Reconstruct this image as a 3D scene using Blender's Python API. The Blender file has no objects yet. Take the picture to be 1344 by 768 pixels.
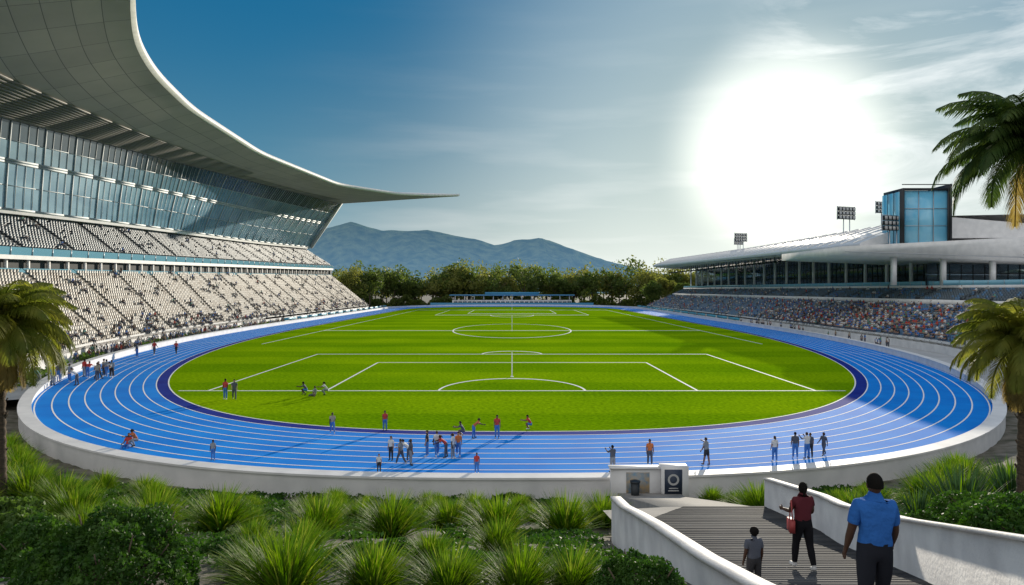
import bpy, bmesh, math, random
import numpy as np
from mathutils import Vector, noise, Matrix
random.seed(7); rng=np.random.default_rng(7)
scene=bpy.context.scene
col=scene.collection
R=math.radians

# ------------------------------------------------------------------ materials
def mat(name,c,rough=0.7,metal=0.0,c2=None,nscale=1.0,bump=0.0,bscale=None,emit=None,estr=0.0,spec=None,trans=0.0,detail=6,stretch=None):
    m=bpy.data.materials.new(name); m.use_nodes=True
    nt=m.node_tree; b=nt.nodes['Principled BSDF']
    b.inputs['Base Color'].default_value=(*c,1); b.inputs['Roughness'].default_value=rough
    b.inputs['Metallic'].default_value=metal
    if spec is not None: b.inputs['Specular IOR Level'].default_value=spec
    if trans: b.inputs['Transmission Weight'].default_value=trans
    if emit: b.inputs['Emission Color'].default_value=(*emit,1); b.inputs['Emission Strength'].default_value=estr
    geo=None
    if c2 or bump:
        geo=nt.nodes.new('ShaderNodeTexCoord'); src=geo.outputs['Object']
        if stretch:
            mp=nt.nodes.new('ShaderNodeMapping'); mp.inputs['Scale'].default_value=stretch
            nt.links.new(src,mp.inputs['Vector']); src=mp.outputs['Vector']
    if c2:
        n=nt.nodes.new('ShaderNodeTexNoise'); n.inputs['Scale'].default_value=nscale; n.inputs['Detail'].default_value=detail
        nt.links.new(src,n.inputs['Vector'])
        r=nt.nodes.new('ShaderNodeValToRGB'); r.color_ramp.elements[0].position=0.35; r.color_ramp.elements[1].position=0.65
        r.color_ramp.elements[0].color=(*c,1); r.color_ramp.elements[1].color=(*c2,1)
        nt.links.new(n.outputs['Fac'],r.inputs['Fac']); nt.links.new(r.outputs['Color'],b.inputs['Base Color'])
    if bump:
        n2=nt.nodes.new('ShaderNodeTexNoise'); n2.inputs['Scale'].default_value=bscale or nscale*4; n2.inputs['Detail'].default_value=6
        nt.links.new(src,n2.inputs['Vector'])
        bp=nt.nodes.new('ShaderNodeBump'); bp.inputs['Strength'].default_value=bump; bp.inputs['Distance'].default_value=0.05
        nt.links.new(n2.outputs['Fac'],bp.inputs['Height']); nt.links.new(bp.outputs['Normal'],b.inputs['Normal'])
    return m
def leafmat(name,c,c2,nscale=2.0,tr=0.35,rough=0.6):
    m=mat(name,c,rough,c2=c2,nscale=nscale,detail=2,spec=.25)
    nt=m.node_tree; b=nt.nodes['Principled BSDF']; out=nt.nodes['Material Output']
    t=nt.nodes.new('ShaderNodeBsdfTranslucent'); mx=nt.nodes.new('ShaderNodeMixShader'); mx.inputs[0].default_value=tr
    src=b.inputs['Base Color'].links[0].from_socket
    hv=nt.nodes.new('ShaderNodeHueSaturation'); hv.inputs['Value'].default_value=2.2; hv.inputs['Saturation'].default_value=1.1
    nt.links.new(src,hv.inputs['Color']); nt.links.new(hv.outputs['Color'],t.inputs['Color'])
    nt.links.new(b.outputs[0],mx.inputs[1]); nt.links.new(t.outputs[0],mx.inputs[2]); nt.links.new(mx.outputs[0],out.inputs['Surface'])
    return m

M_white=mat('white_render',(.80,.79,.79),.6,c2=(.68,.675,.68),nscale=.6,bump=.1,bscale=8)
M_paint=mat('line_paint',(.85,.85,.85),.8,spec=.1)
M_conc=mat('concrete',(.36,.35,.34),.8,c2=(.45,.44,.42),nscale=.8,bump=.2,bscale=6)
M_conc_l=mat('concrete_light',(.5,.5,.5),.8,c2=(.42,.42,.42),nscale=.4)
M_dark=mat('dark_metal',(.03,.035,.04),.4,.5)
M_steel=mat('steel',(.45,.47,.5),.35,.8)
M_interior=mat('interior',(.05,.055,.06),.8)

# ------------------------------------------------------------------ mesh helpers
def add_obj(name,me,parent=None,mats=None):
    o=bpy.data.objects.new(name,me); col.objects.link(o)
    if mats:
        for m in mats: me.materials.append(m)
    if parent: o.parent=parent
    return o
def empty(name,loc=(0,0,0)):
    o=bpy.data.objects.new(name,None); col.objects.link(o); o.location=loc; o.empty_display_size=1; return o
def mesh_np(name,V,Q,mats,mi=None,parent=None,smooth=False):
    V=np.asarray(V,dtype=np.float32); Q=np.asarray(Q,dtype=np.int32)
    me=bpy.data.meshes.new(name); k=Q.shape[1]
    me.vertices.add(len(V)); me.vertices.foreach_set('co',V.ravel())
    me.loops.add(Q.size); me.loops.foreach_set('vertex_index',Q.ravel())
    me.polygons.add(len(Q)); me.polygons.foreach_set('loop_start',np.arange(0,Q.size,k,dtype=np.int32))
    try: me.polygons.foreach_set('loop_total',np.full(len(Q),k,dtype=np.int32))
    except Exception: pass
    for m in mats: me.materials.append(m)
    if mi is not None: me.polygons.foreach_set('material_index',np.asarray(mi,dtype=np.int32))
    if smooth: me.polygons.foreach_set('use_smooth',np.ones(len(Q),dtype=bool))
    me.update(calc_edges=True); me.validate()
    o=bpy.data.objects.new(name,me); col.objects.link(o)
    if parent: o.parent=parent
    return o
BOXQ=np.array([[0,3,2,1],[4,5,6,7],[0,1,5,4],[1,2,6,5],[2,3,7,6],[3,0,4,7]])
def boxv(x0,x1,y0,y1,z0,z1):
    return np.array([[x0,y0,z0],[x1,y0,z0],[x1,y1,z0],[x0,y1,z0],[x0,y0,z1],[x1,y0,z1],[x1,y1,z1],[x0,y1,z1]],float)
class MB:
    def __init__(s): s.V=[];s.Q=[];s.M=[];s.n=0
    def add(s,V,Q,m=0):
        V=np.asarray(V,float).reshape(-1,3);Q=np.asarray(Q,int).reshape(-1,4)
        s.V.append(V);s.Q.append(Q+s.n);s.n+=len(V)
        s.M.append(np.full(len(Q),m) if np.ndim(m)==0 else np.asarray(m))
    def box(s,x0,x1,y0,y1,z0,z1,m=0): s.add(boxv(x0,x1,y0,y1,z0,z1),BOXQ,m)
    def beam(s,p,q,w,h=None,m=0):
        p=Vector(p);q=Vector(q);h=h or w;d=(q-p).normalized()
        up=Vector((0,0,1)) if abs(d.z)<.95 else Vector((0,1,0))
        a=d.cross(up).normalized()*w/2;b=a.cross(d).normalized()*h/2
        V=[p-a-b,p+a-b,p+a+b,p-a+b,q-a-b,q+a-b,q+a+b,q-a+b]
        s.add([tuple(v) for v in V],[[0,1,2,3],[7,6,5,4],[0,4,5,1],[1,5,6,2],[2,6,7,3],[3,7,4,0]],m)
    def cyl(s,p,q,r0,r1,n=10,m=0):
        n+=n%2
        p=Vector(p);q=Vector(q);d=(q-p).normalized();up=Vector((0,0,1)) if abs(d.z)<.95 else Vector((0,1,0))
        a=d.cross(up).normalized();b=a.cross(d).normalized();V=[]
        for c,r in((p,r0),(q,r1)):
            for i in range(n):
                t=2*math.pi*i/n; V.append(tuple(c+a*math.cos(t)*r+b*math.sin(t)*r))
        V.append(tuple(q))
        s.add(V,[[i,(i+1)%n,n+(i+1)%n,n+i] for i in range(n)]+[[2*n,n+i,n+(i+1)%n,n+(i+2)%n] for i in range(0,n,2)],m)
    def grid(s,P,m=0):
        P=np.asarray(P,float);a,b=P.shape[:2]
        idx=np.arange(a*b).reshape(a,b)
        Q=np.stack([idx[:-1,:-1],idx[1:,:-1],idx[1:,1:],idx[:-1,1:]],-1).reshape(-1,4)
        s.add(P.reshape(-1,3),Q,m)
    def rep(s,TV,TQ,pos,yaw,sc=1.0,m=0):
        pos=np.asarray(pos,float);n=len(pos);yaw=np.broadcast_to(yaw,(n,));sc=np.broadcast_to(sc,(n,))
        c=np.cos(yaw)[:,None];sn=np.sin(yaw)[:,None]
        x=TV[:,0][None]*sc[:,None];y=TV[:,1][None]*sc[:,None];z=TV[:,2][None]*sc[:,None]
        V=np.stack([x*c-y*sn+pos[:,0:1],x*sn+y*c+pos[:,1:2],z+pos[:,2:3]],-1).reshape(-1,3)
        Q=(TQ[None]+(np.arange(n)*len(TV))[:,None,None]).reshape(-1,4)
        s.add(V,Q,np.tile(np.broadcast_to(m,(len(TQ),)),n) if np.ndim(m)<2 else np.asarray(m).reshape(-1))
    def make(s,name,mats,parent=None,smooth=False):
        return mesh_np(name,np.concatenate(s.V),np.concatenate(s.Q),mats,np.concatenate(s.M),parent,smooth)

# ------------------------------------------------------------------ layout curves
N_EXP=2.5
def outer(Y):
    Y=np.asarray(Y,float); t=np.clip((230-Y)/186.5,0,1)
    return 78*np.clip(1-t**N_EXP,0,1)**(1/N_EXP)
def loop_curve(a,bn,bf,yn=230,yf=400,n=180,off=0):
    t=np.linspace(0,math.pi,n); c=np.cos(t);s=np.abs(np.sin(t))
    x=-a*np.sign(c)*np.abs(c)**(2/N_EXP); y=yn-bn*s**(2/N_EXP)
    t2=np.linspace(0,math.pi,80); c2=np.cos(t2);s2=np.abs(np.sin(t2))
    x2=a*np.sign(c2)*np.abs(c2)**(2/N_EXP); y2=yf+bf*s2**(2/N_EXP)
    P=np.stack([np.concatenate([x,x2]),np.concatenate([y,y2])],-1)
    P=np.concatenate([P,P[:1]])
    if off:
        d=np.roll(P[:-1],-1,0)-np.roll(P[:-1],1,0); d/=np.linalg.norm(d,axis=1)[:,None]+1e-9
        nrm=np.stack([d[:,1],-d[:,0]],-1); Pn=P[:-1]+nrm*off; P=np.concatenate([Pn,Pn[:1]])
    return P
OUT=loop_curve(78,186.5,100); INN=loop_curve(65,172.5,75)
def ringstrip(A,B,za,zb):
    za=np.broadcast_to(za,(len(A),));zb=np.broadcast_to(zb,(len(A),))
    return np.stack([np.column_stack([A,za]),np.column_stack([B,zb])],0)
WALLO=loop_curve(78,186.5,100,off=1.0)

# ------------------------------------------------------------------ terrain
dyk=np.array([-2,4,7.5,13.7,18,25]);dzk=np.array([10.4,9.25,8.2,6.37,5.3,4.05])
lyk=np.array([-2,14,20,25]);lxk=np.array([2.9,3.0,3.15,6.3]);ryk=np.array([-2,4,7.8,13.7,20,25]);rxk=np.array([4.9,5.1,5.95,7.8,9.0,9.25])
deck=lambda y:float(np.interp(y,dyk,dzk));LX=lambda y:float(np.interp(y,lyk,lxk));RXf=lambda y:float(np.interp(y,ryk,rxk))
dk=np.array([0,5,11,19,25,31,36,41,60]);dz=np.array([0,1.1,2.8,4.8,6.7,8.7,9.6,10.6,11.2])
CRV=WALLO[:-1]
def inside(x,y):
    t=np.where(y<230,(230-y)/187.5,np.where(y>400,(y-400)/101,0)); 
    return (np.clip(t,0,9)**N_EXP+(np.abs(x)/79)**N_EXP)<1
def terr(x,y):
    x=np.atleast_1d(np.asarray(x,float));y=np.atleast_1d(np.asarray(y,float))
    d=np.empty(len(x))
    for i in range(0,len(x),20000):
        dx=x[i:i+20000,None]-CRV[None,:,0];dy=y[i:i+20000,None]-CRV[None,:,1]
        d[i:i+20000]=np.sqrt((dx*dx+dy*dy).min(1))
    d=np.where(inside(x,y),0,d)
    w=1-np.clip((y-48)/32,0,1); w=w*w*(3-2*w)
    u=0.12*np.sin(x*.9+y*.3)*np.sin(y*.7-x*.2)*np.clip(d/4,0,1)
    z=-1.3+(np.interp(d,dk,dz)+u)*w
    nb=(y<16)&(x>1.2)&(x<=3.2);z=np.where(nb,np.minimum(z,np.interp(y,dyk,dzk)+.15),z)
    cor=(y>-4)&(y<25.2)&(x>np.interp(y,lyk,lxk)-.22)&(x<np.interp(y,ryk,rxk)+.22)
    z=np.where(cor,np.minimum(z,np.interp(y,dyk,dzk)-.9),z)
    cor2=(y>=24)&(y<42)&(x>5.2)&(x<10.3)
    return np.where(cor2,np.minimum(z,np.interp(y,[24.9,40.5,42],[3.99,-.3,-.35])-.5),z)
def tz(x,y): return float(terr(x,y)[0])
xs=np.concatenate([[-7000,-3500,-1500,-700,-300,-160,-110],np.arange(-80,0,.8),np.arange(0,13,.25),np.arange(13,80.1,.8),[110,160,300,700,1500,3500,7000]])
ys=np.concatenate([[-800,-200,-60,-30],np.arange(-15,90.1,.6),[110,140,180,230,300,400,500,600,800,1200,2000,3500,6000,9000]])
GX,GY=np.meshgrid(xs,ys,indexing='ij')
GZ=terr(GX.ravel(),GY.ravel()).reshape(GX.shape)
M_ground=mat('ground_soil',(.20,.18,.15),.95,c2=(.06,.06,.035),nscale=.7,bump=.8,bscale=9,detail=12)
mb=MB(); mb.grid(np.stack([GX,GY,GZ],-1)); mb.make('ground',[M_ground],smooth=True)

# ------------------------------------------------------------------ pitch and track
def grassmat():
    m=bpy.data.materials.new('pitch_grass');m.use_nodes=True;nt=m.node_tree;b=nt.nodes['Principled BSDF'];L=nt.links.new
    tc=nt.nodes.new('ShaderNodeTexCoord');sp=nt.nodes.new('ShaderNodeSeparateXYZ');L(tc.outputs['Object'],sp.inputs[0])
    w=nt.nodes.new('ShaderNodeMath');w.operation='MULTIPLY';w.inputs[1].default_value=math.pi/11;L(sp.outputs['Y'],w.inputs[0])
    s=nt.nodes.new('ShaderNodeMath');s.operation='SINE';L(w.outputs[0],s.inputs[0])
    s2=nt.nodes.new('ShaderNodeMath');s2.operation='MULTIPLY_ADD';s2.inputs[1].default_value=3;s2.inputs[2].default_value=.5;s2.use_clamp=True;L(s.outputs[0],s2.inputs[0])
    n=nt.nodes.new('ShaderNodeTexNoise');n.inputs['Scale'].default_value=.05;n.inputs['Detail'].default_value=8;L(tc.outputs['Object'],n.inputs['Vector'])
    n2=nt.nodes.new('ShaderNodeTexNoise');n2.inputs['Scale'].default_value=2.5;n2.inputs['Detail'].default_value=8;L(tc.outputs['Object'],n2.inputs['Vector'])
    a=nt.nodes.new('ShaderNodeMix');a.data_type='RGBA';a.inputs[6].default_value=(.185,.36,.003,1);a.inputs[7].default_value=(.245,.43,.004,1);L(s2.outputs[0],a.inputs[0])
    c=nt.nodes.new('ShaderNodeMix');c.data_type='RGBA';c.blend_type='MULTIPLY';c.inputs[0].default_value=.9
    r=nt.nodes.new('ShaderNodeValToRGB');r.color_ramp.elements[0].position=.3;r.color_ramp.elements[0].color=(.7,.8,.8,1);r.color_ramp.elements[1].position=.7;r.color_ramp.elements[1].color=(1.2,1.1,1,1)
    L(n.outputs['Fac'],r.inputs[0]);L(a.outputs[2],c.inputs[6]);L(r.outputs[0],c.inputs[7])
    c2=nt.nodes.new('ShaderNodeMix');c2.data_type='RGBA';c2.blend_type='MULTIPLY';c2.inputs[0].default_value=.9
    r2=nt.nodes.new('ShaderNodeValToRGB');r2.color_ramp.elements[0].position=.3;r2.color_ramp.elements[0].color=(.5,.58,.56,1);r2.color_ramp.elements[1].position=.7;r2.color_ramp.elements[1].color=(1.25,1.2,1.1,1)
    L(n2.outputs['Fac'],r2.inputs[0]);L(c.outputs[2],c2.inputs[6]);L(r2.outputs[0],c2.inputs[7])
    L(c2.outputs[2],b.inputs['Base Color']);b.inputs['Roughness'].default_value=1;b.inputs['Specular IOR Level'].default_value=0
    bp=nt.nodes.new('ShaderNodeBump');bp.inputs['Strength'].default_value=.6;bp.inputs['Distance'].default_value=.06
    n3=nt.nodes.new('ShaderNodeTexNoise');n3.inputs['Scale'].default_value=9;L(tc.outputs['Object'],n3.inputs['Vector']);L(n3.outputs['Fac'],bp.inputs['Height']);L(bp.outputs[0],b.inputs['Normal'])
    return m
M_grass=grassmat()
M_track=mat('track_rubber',(.002,.20,.72),.85,c2=(.003,.26,.82),nscale=.25,bump=.1,bscale=20,detail=9,spec=.09)
M_apron=mat('track_apron',(.012,.025,.24),.9,c2=(.016,.04,.30),nscale=.3,spec=.04)
bm=bmesh.new(); vs=[bm.verts.new((p[0],p[1],0)) for p in INN[:-1]]
bm.faces.new(vs); bmesh.ops.triangulate(bm,faces=bm.faces[:]); 
for f in bm.faces:
    f.normal_update()
    if f.normal.z<0: f.normal_flip()
me=bpy.data.meshes.new('football_pitch');bm.to_mesh(me);bm.free(); add_obj('football_pitch',me,mats=[M_grass])
def lerp(t): return INN*(1-t)+OUT*t
mb=MB(); mb.grid(ringstrip(lerp(0.0),lerp(.1),0,0),1); mb.grid(ringstrip(lerp(.1),OUT,0,0),0)
mb.make('running_track',[M_track,M_apron])
mb=MB()
for i in range(9):
    t=.1+.88*i/8
    A=lerp(t-.005);B=lerp(t+.005); mb.grid(ringstrip(A,B,.01,.01))
A=lerp(-.012);B=lerp(0.0); mb.grid(ringstrip(A,B,.012,.012))
for k,(i0) in enumerate([20,36,150]):
    p,q=lerp(.1)[i0],OUT[i0]; d=(q-p)/np.linalg.norm(q-p); nn=np.array([-d[1],d[0]])*.12
    mb.add([[*(p-nn),.014],[*(q-nn),.014],[*(q+nn),.014],[*(p+nn),.014]],[[0,1,2,3]])
mb.make('track_lane_markings',[M_paint])
mb=MB()
def ln(x0,y0,x1,y1,w=.28,z=.012):
    d=Vector((x1-x0,y1-y0)).normalized()*w/2;n=(-d.y,d.x)
    mb.add([[x0-n[0],y0-n[1],z],[x1-n[0],y1-n[1],z],[x1+n[0],y1+n[1],z],[x0+n[0],y0+n[1],z]],[[0,1,2,3]])
def arc(cx,cy,a,b,t0,t1,w=.28,z=.016,n=60):
    t=np.linspace(t0,t1,n);P=np.stack([cx+(a-w/2)*np.cos(t),cy+(b-w)*np.sin(t),0*t+z],-1);Q=np.stack([cx+(a+w/2)*np.cos(t),cy+(b+w)*np.sin(t),0*t+z],-1)
    mb.grid(np.stack([P,Q],0))
ln(-39.5,80.8,39.5,80.8,.4)
for sx in(-1,1):
    ln(sx*22,81,sx*22,112,.28,.016); ln(sx*36,81,sx*36,126.5,.3,.016)
    ln(sx*22,340,sx*22,398,.3,.016); ln(sx*36,320,sx*36,398,.3,.016)
    ln(sx*55,150,sx*55,400,.3,.008)
ln(-22,112,22,112,.5); ln(-36,126.5,36,126.5,.6); arc(0,126.5,5.5,6,0,math.pi,.35)
arc(0,80.8,8.7,11,0,math.pi); ln(-55,199,55,199,1.1); arc(0,203,17.3,34,0,2*math.pi,.4,n=120)
ln(-55,399,55,399,2.5);ln(-22,340,22,340,2.2);ln(-36,320,36,320,2.2);arc(0,320,10,24,math.pi,2*math.pi,.5)
mb.make('pitch_markings',[M_paint])
for (x,y,h) in((0,93.5,3.3),(0,197,4.5),(0,400,9)):
    mb=MB();mb.cyl((0,0,0),(0,0,h),.08,.06,8);mb.cyl((0,0,0),(0,0,.1),.22,.2,12);mb.cyl((0,0,h),(0,0,h+.1),.08,.02,8)
    o=mb.make('marker_post',[M_paint]);o.location=(x,y,.01)

# perimeter wall
Yc=OUT[:,1]; rise=np.clip((Yc-55)/50,0,1); zt=.28+.75*rise*rise*(3-2*rise)
I2=loop_curve(78,186.5,100,off=.02)
mb=MB()
mb.grid(ringstrip(I2,I2,0,zt-.05));
lip_i=loop_curve(78,186.5,100,off=-.06);lip_o=loop_curve(78,186.5,100,off=1.1)
mb.grid(ringstrip(lip_i,lip_i,zt-.1,zt));mb.grid(ringstrip(lip_i,lip_o,zt,zt));mb.grid(ringstrip(lip_o,lip_o,zt,zt-.14));mb.grid(ringstrip(lip_o,WALLO,zt-.14,zt-.14))
mb.grid(ringstrip(lip_i,I2,zt-.1,zt-.1))
mb.grid(ringstrip(WALLO,WALLO,zt-.14,-2.2))
mb.make('perimeter_wall',[M_white])
PL=loop_curve(78,186.5,100,off=26)
mask=(WALLO[:,1]>74)
mb=MB(); idx=np.where(mask)[0]
for r_ in np.split(idx,np.where(np.diff(idx)>1)[0]+1):
    if len(r_)<2: continue
    mb.grid(ringstrip(WALLO[r_],PL[r_],-.02,-.02)); mb.grid(ringstrip(PL[r_],PL[r_],-.02,-2))
mb.make('plaza_paving',[M_conc_l])

# ------------------------------------------------------------------ stands
seatV=[];seatQ=[]
def sb(x0,x1,y0,y1,z0,z1):
    seatQ.append(BOXQ[[1,2,3,4,5]]+8*len(seatV));seatV.append(boxv(x0,x1,y0,y1,z0,z1))
sb(-.3,.3,-.25,.25,.36,.46); sb(-.3,.3,.2,.3,.46,.95)
SV=np.concatenate(seatV);SQ=np.concatenate(seatQ)
M_seat_w=mat('seat_white',(.44,.41,.37),.5);M_seat_t=mat('seat_tan',(.25,.21,.17),.5);M_seat_g=mat('seat_grey',(.11,.14,.17),.45);M_seat_g2=mat('seat_pale_grey',(.22,.26,.29),.45);M_seat_b=mat('seat_blue',(.10,.2,.34),.45)  # grey-blue seat_grey is darkened further to carry the roof's shade
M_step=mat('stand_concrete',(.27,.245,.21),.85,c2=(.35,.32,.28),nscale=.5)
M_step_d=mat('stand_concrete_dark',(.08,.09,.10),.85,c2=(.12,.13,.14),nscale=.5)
crowd_slots=[]
def tier(parent,name,Ys,XF,ZF,u0,u1,n,seatmats,side,step=.95,mstep=None,fill=.95,mix=.75,ss=1.2):
    mb=MB();P=[]
    for i in range(n):
        a=u0+(u1-u0)*i/n
        for u,zz in((a,i/n),(a,(i+1)/n)): P.append([[XF(y,u),y,ZF(y,zz)] for y in Ys])
    P.append([[XF(y,u1),y,ZF(y,1)] for y in Ys])
    mb.grid(np.array(P)); mb.make(name+'_terracing',[mstep or M_step],parent)
    pos=[];mi=[]
    for i in range(n):
        u=u0+(u1-u0)*(i+.55)/n
        yy=np.arange(Ys[0]+1,Ys[-1]-1,step)
        for k,y in enumerate(yy):
            if (y-Ys[0])%17<1.8 : continue
            z=ZF(y,(i+1)/n); x=XF(y,u)
            crowd_slots.append((x,y,z,side,i/n,name))
            if random.random()>fill: continue
            blk=.25*noise.noise(Vector((y/9,i/4,side*3.)))
            pos.append((x,y,z));mi.append(0 if random.random()<mix+blk else 1)
    mb=MB();mi=np.array(mi)
    mb.rep(SV,SQ,pos,(math.pi/2 if side<0 else -math.pi/2),ss,np.repeat(mi,len(SQ)).reshape(len(pos),-1))
    mb.make(name+'_seats',seatmats,parent)
    mb=MB()
    for y in np.arange(Ys[0],Ys[-1],17):
        a=[XF(y+.7,u0),y+.7,ZF(y,0)+.3];b=[XF(y+.7,u1),y+.7,ZF(y,1)+.3]
        mb.beam(a,b,1.1,.25,0)
        mb.beam([a[0],a[1],a[2]+1],[b[0],b[1],b[2]+1],.08,.08,1)
    mb.make(name+'_aisles',[mstep or M_step,M_dark],parent)

# ---- left grandstand
LG=empty('grandstand_building')
YL=np.arange(78,400.1,3.22)
sL=lambda y:1+.3*(y-140)/260
xfL=lambda y:-(float(outer(y))+6)
def XB(y):
    t=min(1,max(0,(y-140)/220)); return -104-16*t*t*(3-2*t)
XL=lambda y,u:xfL(y)+u*(XB(y)-xfL(y))
tier(LG,'lower_tier',YL,XL,lambda y,t:(1.6+13.4*t)*sL(y),0,.6,24,[M_seat_w,M_seat_t],-1,ss=1.05,mix=.68)
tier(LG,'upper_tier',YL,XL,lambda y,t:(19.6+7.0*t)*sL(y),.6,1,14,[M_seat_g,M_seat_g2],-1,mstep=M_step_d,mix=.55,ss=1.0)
M_bal=mat('balustrade_glass',(.18,.42,.55),.12,spec=.6)
mb=MB()
def ribbon(Ys,f0,f1,m): mb.grid(np.array([[f0(y) for y in Ys],[f1(y) for y in Ys]]),m)
Y_=YL
ribbon(Y_,lambda y:(xfL(y),y,-.5),lambda y:(xfL(y),y,1.6*sL(y)+.9),0)
ribbon(Y_,lambda y:(xfL(y)-.3,y,1.6*sL(y)+.9),lambda y:(xfL(y),y,1.6*sL(y)+.9),0)
ribbon(Y_,lambda y:(xfL(y)-.3,y,0),lambda y:(xfL(y)-.3,y,1.6*sL(y)+.9),0)
ribbon(Y_,lambda y:(XL(y,.63),y,14.9*sL(y)),lambda y:(XL(y,.63),y,18.6*sL(y)),1)
ribbon(Y_,lambda y:(XL(y,.6),y,15*sL(y)),lambda y:(XL(y,.64),y,15*sL(y)),2)
ribbon(Y_,lambda y:(XL(y,.575),y,17.9*sL(y)),lambda y:(XL(y,.64),y,17.9*sL(y)),0)
ribbon(Y_,lambda y:(XL(y,.575),y,17.9*sL(y)),lambda y:(XL(y,.575),y,18.7*sL(y)),0)
ribbon(Y_,lambda y:(XL(y,.575),y,18.7*sL(y)),lambda y:(XL(y,.6),y,18.7*sL(y)),0)
ribbon(Y_,lambda y:(XL(y,.6),y,18.7*sL(y)),lambda y:(XL(y,.6),y,19.6*sL(y)),0)
ribbon(Y_,lambda y:(XL(y,.578),y,18.7*sL(y)),lambda y:(XL(y,.575),y,18.7*sL(y)+1.5),3)
ribbon(Y_,lambda y:(XL(y,.6),y,15*sL(y)),lambda y:(XL(y,.6),y,15*sL(y)+1.2),3)
for y in np.arange(80,400,6.5):
    mb.beam((XL(y,.61),y,15*sL(y)),(XL(y,.61),y,17.9*sL(y)),.5,.5,0)
    mb.beam((XL(y,.574),y,18.7*sL(y)),(XL(y,.574),y,18.7*sL(y)+1.55),.1,.1,4)
zb0=28.4
ribbon(Y_,lambda y:(XB(y),y,26.6*sL(y)),lambda y:(XB(y),y,zb0*sL(y)-.3),1)
ribbon(Y_,lambda y:(XB(y)+1.5,y,(zb0-.9)*sL(y)),lambda y:(XB(y)-1,y,(zb0-.9)*sL(y)),0)
ribbon(Y_,lambda y:(XB(y)+1.5,y,(zb0-.9)*sL(y)),lambda y:(XB(y)+1.7,y,zb0*sL(y)),0)
ribbon(Y_,lambda y:(-150,y,-1),lambda y:(-150,y,29*sL(y)),0)
for y in(78,400):
    s=sL(y)
    prof=[(xfL(y),1.6*s),(XL(y,.6),15*s),(XL(y,.6)-.01,19.6*s),(XB(y),26.6*s),(XB(y)-.01,zb0*s),(-150,zb0*s)]
    for a,b in zip(prof[:-1],prof[1:]):
        mb.add([[a[0],y+.02,-1],[b[0],y+.02,-1],[b[0],y+.02,b[1]],[a[0],y+.02,a[1]]],[[0,1,2,3]],0)
mb.make('fascias_and_walls',[M_white,M_interior,M_conc,M_bal,M_steel],LG)
M_glass=mat('facade_glass',(.27,.45,.56),.15,c2=(.15,.30,.41),nscale=.09,stretch=(1,1,2.5),detail=5,spec=.8)  # noise tones in the facade glass colours stand in for reflections
M_glass_m=mat('facade_glass_upper',(.20,.35,.44),.15,c2=(.10,.21,.29),nscale=.11,stretch=(1,1,2.5),detail=5,spec=.8)
M_glass_d=mat('facade_glass_dark',(.035,.06,.08),.12,c2=(.06,.10,.13),nscale=.15,spec=.7)
zgt=lambda y:46+(y-137)*.0608
def GP(y,t,off=0):
    xb=XB(y)+1.6;t0=max(t,0)
    return (xb+(-101-xb)*t0**1.15+off,y,zb0*sL(y)*(1-t)+zgt(y)*t)
YG=np.linspace(78,400,100)
mb=MB()
cuts=[0,.27,.53,.56,.78,1.0]
for i,(a,b) in enumerate(zip(cuts[:-1],cuts[1:])):
    mb.grid(np.array([[GP(y,a) for y in YG],[GP(y,(a+b)/2) for y in YG],[GP(y,b) for y in YG]]),{0:0,1:0,2:2,3:5,4:1}[i])
k=0
for y in np.arange(78,400,2.6):
    k+=1; w=.26 if k%4==0 else .10
    for a,b in((0,.53),(.56,1)):
        p=GP(y,a,.08);q=GP(y,b,.08);mb.beam(p,q,w,w,2)
for t in(0.0,.27,.53,.56,.78):
    w=.4 if t in(.0,.53,.56) else .14
    for y0,y1 in zip(YG[:-1:3],YG[3::3]): mb.beam(GP(y0,t,.1),GP(y1,t,.1),w,w,2)
mb.beam(GP(400.6,-.02,.2),GP(400.6,1.03,.2),1.6,1.8,4)
A=[GP(400,t) for t in np.linspace(0,1,8)];B=[(-150,400,p[2]) for p in A]
mb.grid(np.array([A,B]),1)
mb.make('glass_facade',[M_glass,M_glass_d,mat('mullion_grey',(.42,.47,.5),.5),M_dark,M_white,M_glass_m],LG)
ry=np.array([55,70,80,100,120,140,170,230,310,360,385,400]);rx=np.array([-26,-38,-44,-56,-66.5,-73.5,-80,-85,-79,-60,-44,-31.5]);rz=np.array([53,53.5,54,54.4,54.9,55.5,56,57,58.7,61.5,64.3,66.5])
def smooth_i(y,ky,kv):
    yy=np.linspace(y-14,y+14,13);yy=np.clip(yy,55,400);w=np.hanning(15)[1:-1]
    if y>391: return float(np.interp(y,ky,kv))
    return float((np.interp(yy,ky,kv)*w).sum()/w.sum())
YR=np.concatenate([np.linspace(55,390,110),np.linspace(392,400,6)])
def RP(y,t):
    X0=smooth_i(y,ry,rx);Z0=smooth_i(y,ry,rz);X1=-101;Z1=zgt(y)+ .2
    bow=-2.2*math.sin(math.pi*t)*(1-(y-55)/500)
    return [X0+(X1-X0)*t,y,Z0+(Z1-Z0)*t**1.2+bow*.4]
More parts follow.
